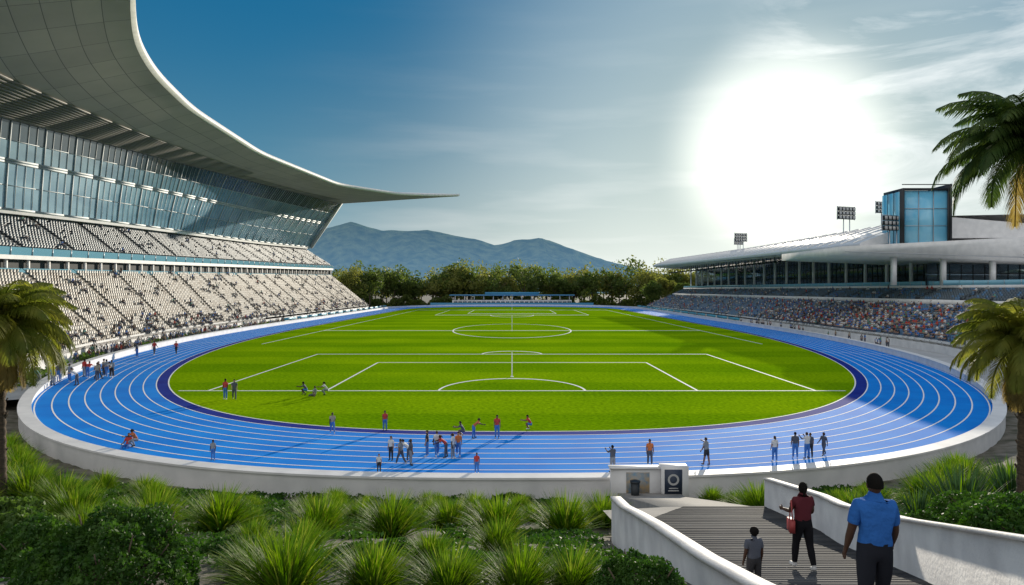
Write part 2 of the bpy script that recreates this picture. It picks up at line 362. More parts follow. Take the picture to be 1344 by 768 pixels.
def soffitmat():
    m=bpy.data.materials.new('roof_soffit');m.use_nodes=True;nt=m.node_tree;b=nt.nodes['Principled BSDF'];L=nt.links.new
    uv=nt.nodes.new('ShaderNodeUVMap');br=nt.nodes.new('ShaderNodeTexBrick');L(uv.outputs[0],br.inputs['Vector'])
    br.offset=0;br.inputs['Scale'].default_value=1;br.inputs['Brick Width'].default_value=9;br.inputs['Row Height'].default_value=4.2;br.inputs['Mortar Size'].default_value=.07
    br.inputs['Color1'].default_value=(.50,.46,.42,1);br.inputs['Color2'].default_value=(.40,.37,.345,1);br.inputs['Mortar'].default_value=(.12,.12,.12,1)
    n=nt.nodes.new('ShaderNodeTexNoise');n.inputs['Scale'].default_value=.15;n.inputs['Detail'].default_value=6;L(uv.outputs[0],n.inputs['Vector'])
    mx=nt.nodes.new('ShaderNodeMix');mx.data_type='RGBA';mx.blend_type='MULTIPLY';mx.inputs[0].default_value=.3;L(br.outputs[0],mx.inputs[6]);L(n.outputs['Fac'],mx.inputs[7])
    L(mx.outputs[2],b.inputs['Base Color']);b.inputs['Roughness'].default_value=.5
    return m
M_soffit=soffitmat()
T=np.linspace(0,1,14)
P=np.array([[RP(y,t) for y in YR] for t in T])
mb=MB();mb.grid(P,0)
X2=P[-1].copy();X2[:,0]=-152;X2[:,2]+=5
mb.grid(np.stack([P[-1],X2]),0)
top=P.copy();
for i,t in enumerate(T): top[i,:,2]+=1.3+6.5*t
Xt=X2.copy();Xt[:,2]+=6
mb.grid(np.concatenate([top,Xt[None]]),1)
ro=mb.make('roof_canopy',[M_soffit,M_white],LG,smooth=True)
me=ro.data;uvl=me.uv_layers.new(name='UVMap')
lv=np.empty(len(me.loops),dtype=np.int32);me.loops.foreach_get('vertex_index',lv)
co=np.empty(len(me.vertices)*3,dtype=np.float32);me.vertices.foreach_get('co',co);co=co.reshape(-1,3)
rimx=np.interp(co[:,1],YR,P[0,:,0]); uvc=np.stack([co[:,1]+(rimx-co[:,0])*.35,(rimx-co[:,0])],-1)[lv]
uvl.data.foreach_set('uv',uvc.astype(np.float32).ravel())
mb=MB()
a=P[0].copy();b=P[0].copy();b[:,2]+=1.5;a2=a.copy();a2[:,0]+=.8;a2[:,2]+=.3;b2=b.copy();b2[:,0]+=.8
ai=a.copy();ai[:,0]-=1.0;ai[:,2]-=.03
mb.grid(np.stack([ai,a2,b2,b]))
e=np.array([P[:,-1],P[:,-1]+[0,.4,0],top[:,-1]+[0,.4,0],top[:,-1]]);mb.grid(e)
e=np.array([P[:,0],top[:,0]]);mb.grid(e)
mb.make('roof_edge_trim',[M_white],LG,smooth=True)
mb=MB()
for j,t in enumerate(np.linspace(.62,.97,13)):
    for y0,y1 in zip(YR[:100:3],YR[3:103:3]):
        if y0>240 and j<7: continue
        p=RP(y0,t);q=RP(y1,t);p[2]-=.12;q[2]-=.12;mb.beam(p,q,.8,.12,0)
mb.make('soffit_louvres',[mat('louvre_grey',(.25,.24,.23),.6)],LG)

# ---- right grandstand
RG=empty('covered_grandstand')
YRt=np.arange(118,425.1,3.1)
xfR=lambda y:float(outer(y))+6+4*max(0,min(1,(170-y)/40))
tier(RG,'lower_tier',YRt,lambda y,u:xfR(y)+u*(98-xfR(y)),lambda y,t:1.5+6*t,0,1,15,[M_seat_b,M_seat_g2],1,mix=.65)
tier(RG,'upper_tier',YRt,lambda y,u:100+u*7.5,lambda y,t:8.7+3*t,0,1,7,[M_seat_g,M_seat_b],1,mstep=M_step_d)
mb=MB();Y_=YRt
def bx(x0,x1,y0,y1,z0,z1,m=0): mb.box(x0,x1,y0,y1,z0,z1,m)
ribbon(Y_,lambda y:(xfR(y),y,-.5),lambda y:(xfR(y),y,2.3),0);ribbon(Y_,lambda y:(xfR(y),y,2.3),lambda y:(xfR(y)+.3,y,2.3),0)
bx(98,98.3,118,425,6,8.6,0); bx(98.3,99.8,118,425,8.2,8.5,2); bx(99.8,100.1,118,425,8.48,9.6,0)
bx(107.5,107.98,118,425,9,12.05,0); bx(106.6,150,118,425,12.1,13.0,0)
bx(108,150,118,425,-1,12.05,2)
bx(xfR(118),107.4,117.5,117.98,-1.3,3.2,0)
bx(106.8,106.86,118,425,13.02,14.1,3)
for y in np.arange(118,425,5): bx(106.7,106.78,y,y+.08,13.0,14.15,4)
mb.make('fascias_and_walls',[M_white,M_interior,M_conc,M_bal,M_steel],RG)
def see_through(name,tint,fac=.25,rough=.05):
    m=bpy.data.materials.new(name);m.use_nodes=True;nt=m.node_tree;nt.nodes.clear();L=nt.links.new
    o=nt.nodes.new('ShaderNodeOutputMaterial');t=nt.nodes.new('ShaderNodeBsdfTransparent');t.inputs[0].default_value=(*tint,1)
    g=nt.nodes.new('ShaderNodeBsdfGlossy');g.inputs['Roughness'].default_value=rough;g.inputs['Color'].default_value=(.9,.95,1,1)
    d=nt.nodes.new('ShaderNodeBsdfDiffuse');d.inputs[0].default_value=(tint[0]*.5,tint[1]*.6,tint[2]*.7,1)
    f=nt.nodes.new('ShaderNodeFresnel');f.inputs[0].default_value=1.5
    a=nt.nodes.new('ShaderNodeMixShader');a.inputs[0].default_value=fac;L(t.outputs[0],a.inputs[1]);L(d.outputs[0],a.inputs[2])
    b=nt.nodes.new('ShaderNodeMixShader');L(f.outputs[0],b.inputs[0]);L(a.outputs[0],b.inputs[1]);L(g.outputs[0],b.inputs[2]);L(b.outputs[0],o.inputs[0]);return m
M_tower=mat('tower_glass',(.10,.45,.72),.12,c2=(.26,.62,.82),nscale=.13,detail=4,spec=.7)
M_lounge=see_through('lounge_glass',(.6,.7,.75),.2)
mb=MB()
for y in np.arange(185,425,12):
    mb.box(108,108.7,y,y+.7,13.02,24.5,0)
for y in np.arange(180,425,3): mb.box(113.9,114.1,y,y+.15,13.02,24,1)
mb.box(114.2,114.3,180,425,13.02,24.5,2)
for z in(16,19,22): mb.box(113.85,114.15,180,425,z,z+.15,1)
for y in np.arange(182,422,4): mb.box(96,97,y,y+1.6,21.8,22.4,1); 
for y in np.arange(182,422,4): mb.box(96.4,96.6,y+.7,y+.9,22.4,24.6,1)
for y in np.arange(186,420,8): mb.box(118,119.2,y,y+3.5,13.02,14.2,3)
mb.box(148,148.4,180,425,13.02,17,3)
mb.make('lounge_front',[M_white,M_dark,M_lounge,M_interior],RG)
mb=MB()
YY=np.linspace(172,425,30);ez=lambda y:22.8+(y-172)*.013
M_roofm=mat('roof_metal',(.68,.71,.76),.45,.0,c2=(.6,.63,.67),nscale=.3,stretch=(.2,4,1))
Pr=np.array([[(88,y,ez(y)) for y in YY],[(87.5,y,ez(y)+.6) for y in YY],[(88,y,ez(y)+1.1) for y in YY],[(98,y,ez(y)+4.8) for y in YY],[(107,y,30.5) for y in YY],[(130,y,31) for y in YY],[(150,y,27) for y in YY]])
mb.grid(Pr,0)
Pb=np.array([[(88,y,ez(y)) for y in YY],[(107,y,25) for y in YY],[(150,y,25) for y in YY]]);mb.grid(Pb,1)
for j in(0,-1): 
    mb.grid(np.array([[Pb[0,j],Pb[0,j],Pb[1,j],Pb[1,j],Pb[2,j]],[Pr[1,j],Pr[2,j],Pr[3,j],Pr[4,j],Pr[6,j]]]),1)
for y in np.arange(176,424,7): 
    for A,B in zip(((88,y,ez(y)+1.2),(98,y,ez(y)+4.9)),((98,y,ez(y)+4.9),(107,y,30.6))): mb.beam(A,B,.25,.25,1)
for y in np.arange(180,424,12): mb.beam((88.5,y,ez(y)-.2),(108.3,y,24.6),.35,.7,1)
mb.make('roof_canopy',[M_roofm,M_white],RG)

# near pavilion
PV=empty('pavilion_building')
mb=MB()
x0,x1=79,150
V=[(x0,163,20.4),(x1,163,17.6),(x1,200,17.6),(x0,200,20.4),(x0,163,22.3),(x1,163,26.0),(x1,200,26.0),(x0,200,22.3)]
mb.add(V,BOXQ,0)
V=[(x0+.4,162.9,21.0),(x1,162.9,18.6),(x1,162.98,18.6),(x0+.4,162.98,21.0),(x0+.4,162.9,21.12),(x1,162.9,18.8),(x1,162.98,18.8),(x0+.4,162.98,21.12)]
mb.add(V,BOXQ,1)
mb.make('canopy_slab',[M_white,M_steel],PV)
mb=MB()
for x in(92,104,116,128,140): mb.box(x,x+1,165,166,13.02,20.2,0)
mb.box(103,150,163,163.1,13.02,14.2,2)
mb.box(106,150,175,175.1,13.02,18.5,1)
for x in np.arange(106,150,3): mb.box(x,x+.2,174.8,174.98,13.02,18.4,3)
mb.box(106,150,174.7,174.98,16,16.2,3)
for x in np.arange(108,148,5): mb.box(x,x+2.2,169,170,13.02,14.0,3)
mb.make('columns_and_glazing',[M_white,M_lounge,M_bal,M_dark],PV)
mb=MB()
mb.box(95.2,105.8,166,174,22.6,36,0)
for (xa,xb,ya,yb,za,zb) in((94.8,95.18,165.6,174.3,22.5,36.6),(105.82,106.2,165.6,174.3,22.5,36.6),(95.2,105.8,165.6,165.98,36.02,36.6),(95.2,105.8,165.6,165.98,22.5,23.2),(106.2,106.6,165.4,174.5,22.5,37.6),(94.8,106.2,165.9,166.1,37.4,37.6)):
    mb.box(xa,xb,ya,yb,za,zb,1)
for y in(167,169.7,172.4): mb.box(94.7,94.79,y,y+2.3,23.2,35.9,0)
for x in(98.7,102.3): mb.box(x,x+.12,165.8,165.98,23.2,35.9,2)
for z in(27.4,31.6): mb.box(95.3,105.7,165.82,165.98,z,z+.12,2)
mb.make('glass_tower',[M_tower,M_dark,M_steel],PV)
def floodlight(x,y,z,s=1):
    mb=MB();mb.cyl((-.9,0,0),(-.9,0,3),.12,.1);mb.cyl((.9,0,0),(.9,0,3),.12,.1)
    for i in range(5):
        for j in range(3):
            xx=-2+i;zz=3+j*.95; mb.box(xx-.4,xx+.4,-.25,.2,zz,zz+.75,1);mb.box(xx-.33,xx+.33,-.3,-.26,zz+.07,zz+.68,2)
    for j in range(4): mb.box(-2.6,2.6,.22,.32,2.9+j*.95,3.0+j*.95,0)
    mb.box(-2.6,-2.5,.1,.3,2.8,5.9,0);mb.box(2.5,2.6,.1,.3,2.8,5.9,0)
    o=mb.make('floodlight_array',[M_steel,M_dark,M_conc_l]);o.location=(x,y,z);o.scale=(s,s,s);o.rotation_euler=(0,0,R(20))
floodlight(106.8,218,30.3,1.4);floodlight(104,310,30,1.3);floodlight(108,325,30.4,1);floodlight(93.2,167,22.6,1.3)
floodlight(103.5,190,30,1.1)

# far end pavilion
FP=empty('far_end_stand',(0,0,0))
mb=MB()
mb.box(-44,44,503,515,-1,4.2,0);mb.box(-46,46,501,517,7.4,8.2,1);
for x in np.arange(-42,43,7): mb.box(x,x+.5,502.2,502.7,4.2,7.4,0)
for x in np.arange(-43,43,3.5): mb.box(x,x+2.6,502.5,502.98,.8,3.2,2)
mb.box(-60,60,502,502.4,-1,2.2,3);mb.box(-20,20,505,512,8.25,10,3)
mb.make('pavilion_parts',[M_white,mat('blue_roof',(.08,.26,.45),.5),M_glass_d,mat('blue_board',(.05,.25,.45),.5)],FP)
mb=MB()
for sx in(-1,1):
    for y in np.arange(240,430,14): 
        x=sx*79.9; 
        mb.box(x-.1,x+.1,y,y+12,1.05,2.0,0)
mb.make('advertising_boards',[mat('board_teal',(.08,.35,.5),.5)])

# ------------------------------------------------------------------ mountains
hx=np.array([-672,200,300,380,430,460,500,560,620,650,680,710,740,780,820,860,920,1000,1200,1700]);hy=np.array([330,325,312,303,298,291,301,303,317,324,314,308,316,337,350,359,367,371,373,374])
RX=(hx-672)/896*3000;RZ=12+(380-hy)*3.348
gx=np.linspace(-3600,3600,420);gy=np.linspace(2000,4400,110)
P=np.zeros((420,110,3))
for i,x in enumerate(gx):
    for j,y in enumerate(gy):
        h=np.interp(x*3000/max(y,2600) if y<3000 else x,RX,RZ)
        f=math.exp(-((y-3000)/520)**2) if y<3000 else math.exp(-((y-3000)/700)**2)
        nz=noise.fractal(Vector((x/330,y/330,1.3)),1,2.1,7)
        rg=abs(noise.fractal(Vector((x/210,y/420,7.3)),1,2.1,6))
        P[i,j]=(x,y,-3+h*f*(1-.35*rg*(1-f*f))+nz*22*f - rg*55*f*(1-f)*2)
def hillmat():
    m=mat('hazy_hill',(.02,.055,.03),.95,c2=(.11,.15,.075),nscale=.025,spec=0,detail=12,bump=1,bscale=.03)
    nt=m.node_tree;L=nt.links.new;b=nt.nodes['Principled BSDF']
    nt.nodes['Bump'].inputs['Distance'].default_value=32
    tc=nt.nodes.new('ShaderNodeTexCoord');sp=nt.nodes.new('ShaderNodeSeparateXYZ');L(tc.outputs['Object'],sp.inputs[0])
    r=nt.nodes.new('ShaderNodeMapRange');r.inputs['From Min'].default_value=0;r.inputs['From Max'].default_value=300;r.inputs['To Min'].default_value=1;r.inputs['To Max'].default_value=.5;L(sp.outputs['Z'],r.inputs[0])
    b.inputs['Emission Color'].default_value=(.10,.20,.33,1);L(r.outputs[0],b.inputs['Emission Strength']);return m  # bluish glow stands in for aerial haze, strongest at the foot
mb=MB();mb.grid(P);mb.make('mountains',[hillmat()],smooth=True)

# ------------------------------------------------------------------ foliage helpers
def leaves(centers,size,rng,flat=0.0,ratio=1.7):
    n=len(centers);a=rng.normal(size=(n,3));a/=np.linalg.norm(a,axis=1)[:,None]
    r=rng.normal(size=(n,3));r[:,2]*=1-flat;b=np.cross(a,r);b/=np.linalg.norm(b,axis=1)[:,None]+1e-9
    s=(np.asarray(size)*rng.uniform(.6,1.3,n))[:,None]
    A=a*s*ratio*.5;B=b*s*.5
    V=np.stack([centers-A,centers+B-A*.1,centers+A,centers-B-A*.1],1).reshape(-1,3)
    Q=np.arange(4*n).reshape(n,4);return V,Q
def crown(c,rx,rz,n,rng,nl=14):
    lob=rng.normal(size=(nl,3));lob/=np.linalg.norm(lob,axis=1)[:,None];lob*=rng.uniform(.25,.8,nl)[:,None]
    lob[:,2]=lob[:,2]*.9+.05
    k=rng.integers(0,nl,n);p=rng.normal(size=(n,3));p/=np.linalg.norm(p,axis=1)[:,None];p*=(rng.uniform(0,1,n)**.4)[:,None]*rng.uniform(.26,.46,nl)[k][:,None]
    q=lob[k]+p;return np.stack([c[0]+q[:,0]*rx,c[1]+q[:,1]*rx,c[2]+q[:,2]*rz],-1)
ML1=leafmat('tree_leaf_a',(.05,.08,.018),(.10,.13,.03),.25,.45);ML2=leafmat('tree_leaf_b',(.11,.13,.03),(.18,.18,.045),.25,.45);MBark=mat('bark',(.12,.09,.06),.9,c2=(.07,.05,.035),nscale=3,bump=.5)
mb=MB()
for i in range(130):
    y=random.uniform(540,640);x=random.uniform(-.36,.36)*y
    if i<40: y=random.uniform(522,545);x=-190+i*9.8+random.uniform(-3.5,3.5)
    h=random.uniform(18,31)*(1 if y<560 else 1.25); h*=.95+.35*noise.noise(Vector((x/30,3,0)))+.1
    w=h*random.uniform(.42,.6)
    mb.cyl((x,y,-1.3),(x+random.uniform(-1,1),y,h*.5),.6,.25,6,2)
    for _ in range(3):
        a=random.uniform(0,6.3);mb.cyl((x,y,h*.3),(x+math.cos(a)*w*.6,y+math.sin(a)*w*.6,h*.6),.28,.1,5,2)
    V,Q=leaves(crown((x,y,h*.54),w,h*.5,950 if y<560 else 450,rng),1.35,rng);mb.add(V,Q,0 if random.random()<.5 else 1)
n=30000;xx=rng.uniform(-250,250,n);yy=rng.uniform(519,534,n);hh=5.5+2.5*np.sin(xx*.21)+1.5*np.sin(xx*.6);zz=rng.uniform(-1,1,n)*hh*.5+hh*.5-1
V,Q=leaves(np.stack([xx,yy,zz],-1),1.2,rng);mb.add(V,Q,0)
mb.make('tree_line',[ML1,ML2,MBark])
def big_tree(x,y,h):
    mb=MB();mb.cyl((0,0,-1.3),(.5,0,h*.5),.5,.28,8,1);w=h*.45
    for _ in range(7):
        a=random.uniform(0,6.3);mb.cyl((.2,0,h*.3),(math.cos(a)*w*.6,math.sin(a)*w*.6,h*.7),.22,.07,6,1)
    V,Q=leaves(crown((0,0,h*.6),w,h*.45,3400,rng,20),.8,rng);mb.add(V,Q,0)
    o=mb.make('broadleaf_tree',[ML1 if random.random()<.5 else ML2,MBark]);o.location=(x,y,0)
for x,y,h in((-118,425,27),(-104,440,27),(-95,455,24),(-128,440,30),(93,450,17),(104,462,20),(112,448,18),(158,215,20),(172,220,22),(185,212,19),(165,255,22),(160,290,22),(152,185,17),(166,190,19)): big_tree(x,y,h)

# ------------------------------------------------------------------ ornamental grasses
def tuft_mesh(name,n,mats,spread=1.0,seed=0,w=.022,droop=1.0):
    r=np.random.default_rng(seed);mb=MB();S=5
    az=r.uniform(0,2*math.pi,n);L=r.uniform(.6,1.15,n);tilt=np.abs(r.normal(0,.55,n))*spread+.06;dr=r.uniform(.4,1.1,n)*droop
    base=r.uniform(0,.2,n);ww=w*r.uniform(.7,1.4,n);t=np.linspace(0,1,S)
    ang=tilt[:,None]+dr[:,None]*t[None]**1.5*1.0
    dl=L[:,None]/(S-1)
    rad=base[:,None]+np.concatenate([np.zeros((n,1)),np.cumsum(np.sin(ang[:,:-1])*dl,1)],1)
    z=np.concatenate([np.zeros((n,1)),np.cumsum(np.cos(ang[:,:-1])*dl,1)],1)
    cx=np.cos(az)[:,None];sy=np.sin(az)[:,None]
    wid=ww[:,None]*(1-t[None]**1.6*.95)
    tw=r.uniform(-1,1,n)[:,None]
    px=rad*cx;py=rad*sy
    A=np.stack([px-sy*wid,py+cx*wid,z+tw*wid*.5],-1);B=np.stack([px+sy*wid,py-cx*wid,z-tw*wid*.5],-1)
    V=np.stack([A,B],2).reshape(n,-1,3)
    q=np.array([[2*i,2*i+1,2*i+3,2*i+2] for i in range(S-1)])
    Q=(q[None]+(np.arange(n)*2*S)[:,None,None]).reshape(-1,4)
    mi=np.repeat((r.uniform(0,1,n)<.2).astype(int),S-1)
    mb.add(V.reshape(-1,3),Q,mi);o=mb.make(name,mats);me=o.data;bpy.data.objects.remove(o);return me
MG1=leafmat('grass_blade_green',(.05,.115,.008),(.12,.20,.015),1.2,.4);MG2=leafmat('grass_blade_straw',(.22,.26,.04),(.15,.21,.03),1.2,.4)
MG3=leafmat('agave_leaf',(.03,.07,.025),(.05,.1,.04),1.0,.2)
TU=[tuft_mesh('ornamental_grass_mesh%d'%i,950,[MG1,MG2],.95+.12*i,i,w=.016,droop=.85) for i in range(5)]
TF=[tuft_mesh('fan_plant_mesh%d'%i,300,[MG3,MG1],.9,10+i,w=.02,droop=.3) for i in range(2)]
placed=[]
def tuft(x,y,s,kind=None,name='ornamental_grass'):
    me=random.choice(kind or TU);o=bpy.data.objects.new(name,me);col.objects.link(o);placed.append((x,y,s))
    o.location=(x,y,tz(x,y)-.05*s);o.rotation_euler=(random.uniform(-.08,.08),random.uniform(-.08,.08),random.uniform(0,6.28));k=s*random.uniform(.92,1.08);o.scale=(k,k,k*random.uniform(.85,1.0))
for x,y,s in [(-9.4,22,1.6),(-12.4,23.5,1.6),(-6.3,22,1.55),(-3.9,22,1.5),(-2.4,26,1.2),(-.4,21.5,1.5),(1.75,22.2,1.6),(3.4,25.5,1.3),
  (-3.05,9.2,.95),(-1.9,9.3,.78),(-.85,9.2,.82),(.1,9.3,.72),(.85,9.6,.72),(-4.0,10.6,.8),(-1.3,10.9,.6),(-7.6,13.2,1.0),(-.3,13.5,.75),(-4.4,14.2,.9),
  (-16,25,1.6),(-18.5,28,1.7),(-15.5,19,1.3),(-13.2,14.5,1.0),(-22,31,1.8),(-25,34,1.9),(-28,40,1.7),(-24,40,1.6),(-31,43,1.9),(-20,37,1.6),(-34,47,1.9),(-19.5,24,1.4),(-23,29,1.6),(-16.8,32,1.5),(-27,36,1.7),(-37,50,1.9),(-40,54,2.),(-30,38,1.8),(-33,43,1.8),
  (10.9,30,1.9),(14.5,29,1.3),(16.2,30.5,1.5),(20,33,1.7),(22.5,36,1.9),(25.5,40,1.9),(28,42,2),(24.5,34,1.7),(19,28.5,1.3),(27,37,1.6),(30,46,1.8),(-6.2,16.2,.8),(-11,17.5,1.0)]:
    tuft(x,y,s)
for x,y,s in[(17.8,27,2.4),(22,30,1.9),(12.8,24.5,1.3),(15.2,25.5,1.4)]: tuft(x,y,s,TF,'fan_plant')
for _ in range(400):
    y=random.uniform(24,41);x=random.uniform(-.85,.8)*y
    if inside(np.array([x]),np.array([y-1.5]))[0] or inside(np.array([x]),np.array([y+.5]))[0] or 1.9<x<10.8: continue
    s=.7+.012*y+random.uniform(-.2,.25)
    if any((x-a)**2+(y-b)**2<(.8*(s+c))**2 for a,b,c in placed): continue
    tuft(x,y,s*.85)
    if len(placed)>95: break
def bush(name,x,y,w,h,n,leaf,m,sink=.1):
    mb=MB();r=rng
    p=r.normal(size=(n,3));p/=np.linalg.norm(p,axis=1)[:,None];p[:,2]=np.abs(p[:,2])
    rad=np.array([.86+.22*noise.noise(Vector((a*2.2+x,b*2.2+y,c*2.2)))+.1*noise.noise(Vector((a*6+x,b*6+y,c*6))) for a,b,c in p])*(r.uniform(.55,1,n)**.25)
    C=p*rad[:,None]*[w,w,h];V,Q=leaves(C,leaf,r);mb.add(V,Q,0)
    for _ in range(14):
        a=random.uniform(0,6.3);mb.cyl((0,0,-.2),(math.cos(a)*w*.6,math.sin(a)*w*.6,h*random.uniform(.4,.8)),.03,.008,5,1)
    o=mb.make(name,[m,MBark]);o.location=(x,y,tz(x,y)-sink)
MBu1=leafmat('shrub_leaf_dark',(.022,.065,.009),(.055,.12,.016),3,.25);MBu2=leafmat('shrub_leaf_mid',(.05,.10,.02),(.10,.16,.03),2,.3)
bush('round_shrub',-5.5,9.3,1.35,1.6,26000,.038,MBu1,.15);bush('round_shrub',1.7,9.2,.8,.75,15000,.028,MBu1,.1);bush('round_shrub',-7.6,11,1.0,.9,11000,.04,MBu1)
bush('leafy_shrub',-13,17.5,1.2,1.3,6000,.09,MBu2);bush('leafy_shrub',-9.0,12.4,.9,1.1,6000,.06,MBu2);bush('leafy_shrub',-2.2,13,.8,.4,5500,.05,MBu1);bush('leafy_shrub',-2.7,11.4,.6,.3,4500,.04,MBu1);bush('leafy_shrub',.6,12,.7,.35,5000,.04,MBu1);bush('leafy_shrub',-5.2,12.6,.8,.4,5000,.045,MBu1)
for x,y,w,h in((7.9,9.3,1.1,.7),(9.9,11,1.5,.9),(11.0,14.2,1.6,1.0),(13.5,18,2,1.3),(11.2,18.5,1.2,.9),(15.5,22,2.0,1.4),(20,24,2.2,1.7),(7.4,7.8,.7,.4),(13,14.5,1.6,1.2)): bush('dark_shrub',x,y,w,h,8000,.07,MBu1)
C=[];
for _ in range(640):
    y=random.uniform(8,44);x=random.uniform(-.85,.8)*y
    if inside(np.array([x]),np.array([y-1]))[0] or (2.2<x<11 and y<41): continue
    r0=random.uniform(.15,.75)*(.4+y/25);n=int(300*r0)
    q=rng.normal(size=(n,2))*r0*.5+[x,y];C.append(q)
C=np.concatenate(C);keep=~inside(C[:,0],C[:,1]);C=C[keep];keep=~((C[:,0]>2.5)&(C[:,0]<10.2)&(C[:,1]<41));C=C[keep]
z=terr(C[:,0],C[:,1])+rng.uniform(0,.16,len(C))*(.4+C[:,1]/25);V,Q=leaves(np.column_stack([C,z]),.03+.003*C[:,1],rng)
mb=MB();mb.add(V,Q,0);mb.make('ground_cover_plants',[MBu1])
mb=MB()
bm=bmesh.new();bmesh.ops.create_cube(bm,size=1);bmesh.ops.subdivide_edges(bm,edges=bm.edges[:],cuts=1,use_grid_fill=True)
for v in bm.verts: v.co=v.co.normalized()*.6
sv=np.array([v.co[:] for v in bm.verts]);sq4=np.array([[v.index for v in f.verts] for f in bm.faces]);bm.free()
n=7000;sx=rng.uniform(-30,30,n);sy=rng.uniform(7.5,42,n);k=(~inside(sx,sy))&~((sx>2.5)&(sx<10.5));sx=sx[k];sy=sy[k]
mb.rep(sv*[1,.8,.6],sq4,np.stack([sx,sy,terr(sx,sy)],-1),rng.uniform(0,6,len(sx)),rng.uniform(.015,.07,len(sx)));mb.make('scattered_stones',[M_conc])

# ------------------------------------------------------------------ palms
MP1=leafmat('palm_frond',(.035,.07,.015),(.075,.11,.025),1.0,.35);MP1b=leafmat('palm_frond_sunlit',(.12,.15,.025),(.20,.20,.04),1.0,.5);MP2=leafmat('palm_frond_dry',(.32,.24,.08),(.22,.17,.06),1.0,.4)  # sunlit copy has warm sunlight put into its frond colour
M_ptr=mat('palm_trunk',(.13,.09,.06),.95,c2=(.06,.045,.03),nscale=5,bump=.8,stretch=(1,1,3))
def palm(x,y,zc,rad,nf=60,dry=8,seed=1,tr=.22,shift=(0,0),fm=None):
    r=random.Random(seed);zb=tz(x,y)-.3;H=zc-zb;mb=MB();nr=max(20,int(H*5));P=[]
    for i in range(nr+1):
        t=i/nr;rr=tr*(1.25-.35*t)*(1+.14*(i%2))*(1+.8*max(0,t-.93)*6)
        P.append([[shift[0]*t*t+rr*math.cos(a),shift[1]*t*t+rr*math.sin(a),H*t] for a in np.linspace(0,2*math.pi,13)])
    mb.grid(np.array(P),2)
    for i in range(int(H*9)):
        t=r.uniform(.3,.99);a=r.uniform(0,6.28);rr=tr*1.05;p=(shift[0]*t*t+rr*math.cos(a),shift[1]*t*t+rr*math.sin(a),H*t)
        mb.beam(p,(p[0]+.1*math.cos(a),p[1]+.1*math.sin(a),p[2]+.18),.07,.03,2)
    for f in range(nf+dry):
        a=f*2.39996+r.uniform(-.2,.2);d=f>=nf;u=f/nf if not d else 1.1
        el=R(82-95*u+r.uniform(-8,8)) if not d else R(-45+r.uniform(-20,10))
        Lf=rad*r.uniform(.95,1.2)*(1 if not d else .8);S=16;pos=Vector((shift[0],shift[1],H));pts=[pos.copy()];dirs=[]
        e=el
        for s_ in range(S):
            dv=Vector((math.cos(a)*math.cos(e),math.sin(a)*math.cos(e),math.sin(e)));dirs.append(dv);pos=pos+dv*Lf/S;pts.append(pos.copy());e-=R(3.2+4.2*s_/S*1.6)
            e=max(e,R(-88))
        for p,q in zip(pts[::2][:-1],pts[::2][1:]): mb.beam(p,q,.045,.035,1 if d else 0)
        side=Vector((-math.sin(a),math.cos(a),0))
        V2=[];Q2=[]
        for s_ in range(1,S*4):
            t=s_/(S*4);i=min(int(t*S),S-1);fr=t*S-i;p=pts[i].lerp(pts[i+1],fr);dv=dirs[i]
            ll=rad*.27*math.sin(math.pi*min(1,(t*.86+.13)))**.7*r.uniform(.85,1.1)
            for sg in(-1,1):
                ld=(dv*.75+side*sg*.8+Vector((0,0,-.25-.25*r.random()))).normalized()
                wv=dv*.018*rad/2.5*1.4
                m1=p+ld*ll*.55;m2=p+ld*ll+Vector((0,0,-ll*.28))
                b0=len(V2);V2+= [tuple(p-wv*.6),tuple(p+wv*.6),tuple(m1+wv),tuple(m1-wv),tuple(m2),(m2.x+.004,m2.y,m2.z)]
                Q2+=[[b0,b0+1,b0+2,b0+3],[b0+3,b0+2,b0+5,b0+4]]
        mb.add(V2,Q2,1 if d else 0)
    o=mb.make('palm_tree',[fm or MP1,MP2,M_ptr]);o.location=(x,y,zb)
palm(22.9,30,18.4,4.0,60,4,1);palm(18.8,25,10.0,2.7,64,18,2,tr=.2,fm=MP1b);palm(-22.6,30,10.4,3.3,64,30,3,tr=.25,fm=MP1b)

# ------------------------------------------------------------------ ramp / footbridge path
M_deck=mat('deck_boards',(.055,.058,.065),.9,c2=(.10,.10,.105),nscale=2,bump=.3,bscale=12,stretch=(.4,5,5),spec=.08)
M_deck2=mat('deck_boards_worn',(.085,.088,.095),.9,c2=(.13,.13,.13),nscale=2,bump=.3,bscale=12,stretch=(.4,5,5),spec=.08)
WP=empty('walkway_ramp')
mb=MB();y=-2
while y<24.9:
    y1=y+.28;za=deck(y);zb=deck(y1);V=[(LX(y),y,za-.08),(RXf(y),y,za-.08),(RXf(y1),y1,zb-.08),(LX(y1),y1,zb-.08),(LX(y),y,za),(RXf(y),y,za),(RXf(y1),y1,zb),(LX(y1),y1,zb)]
    j=random.uniform(-.004,.004);V=[(a,b,c+(j if i>3 else 0)) for i,(a,b,c) in enumerate(V)]
    mb.add(V,BOXQ,0 if random.random()<.6 else 1);y+=.3
yk=np.linspace(-2,25,28);mb.grid(np.array([[(LX(q),q,deck(q)-.1) for q in yk],[(RXf(q),q,deck(q)-.1) for q in yk]]),2)
mb.make('deck_boards',[M_deck,M_deck2,M_dark],WP)
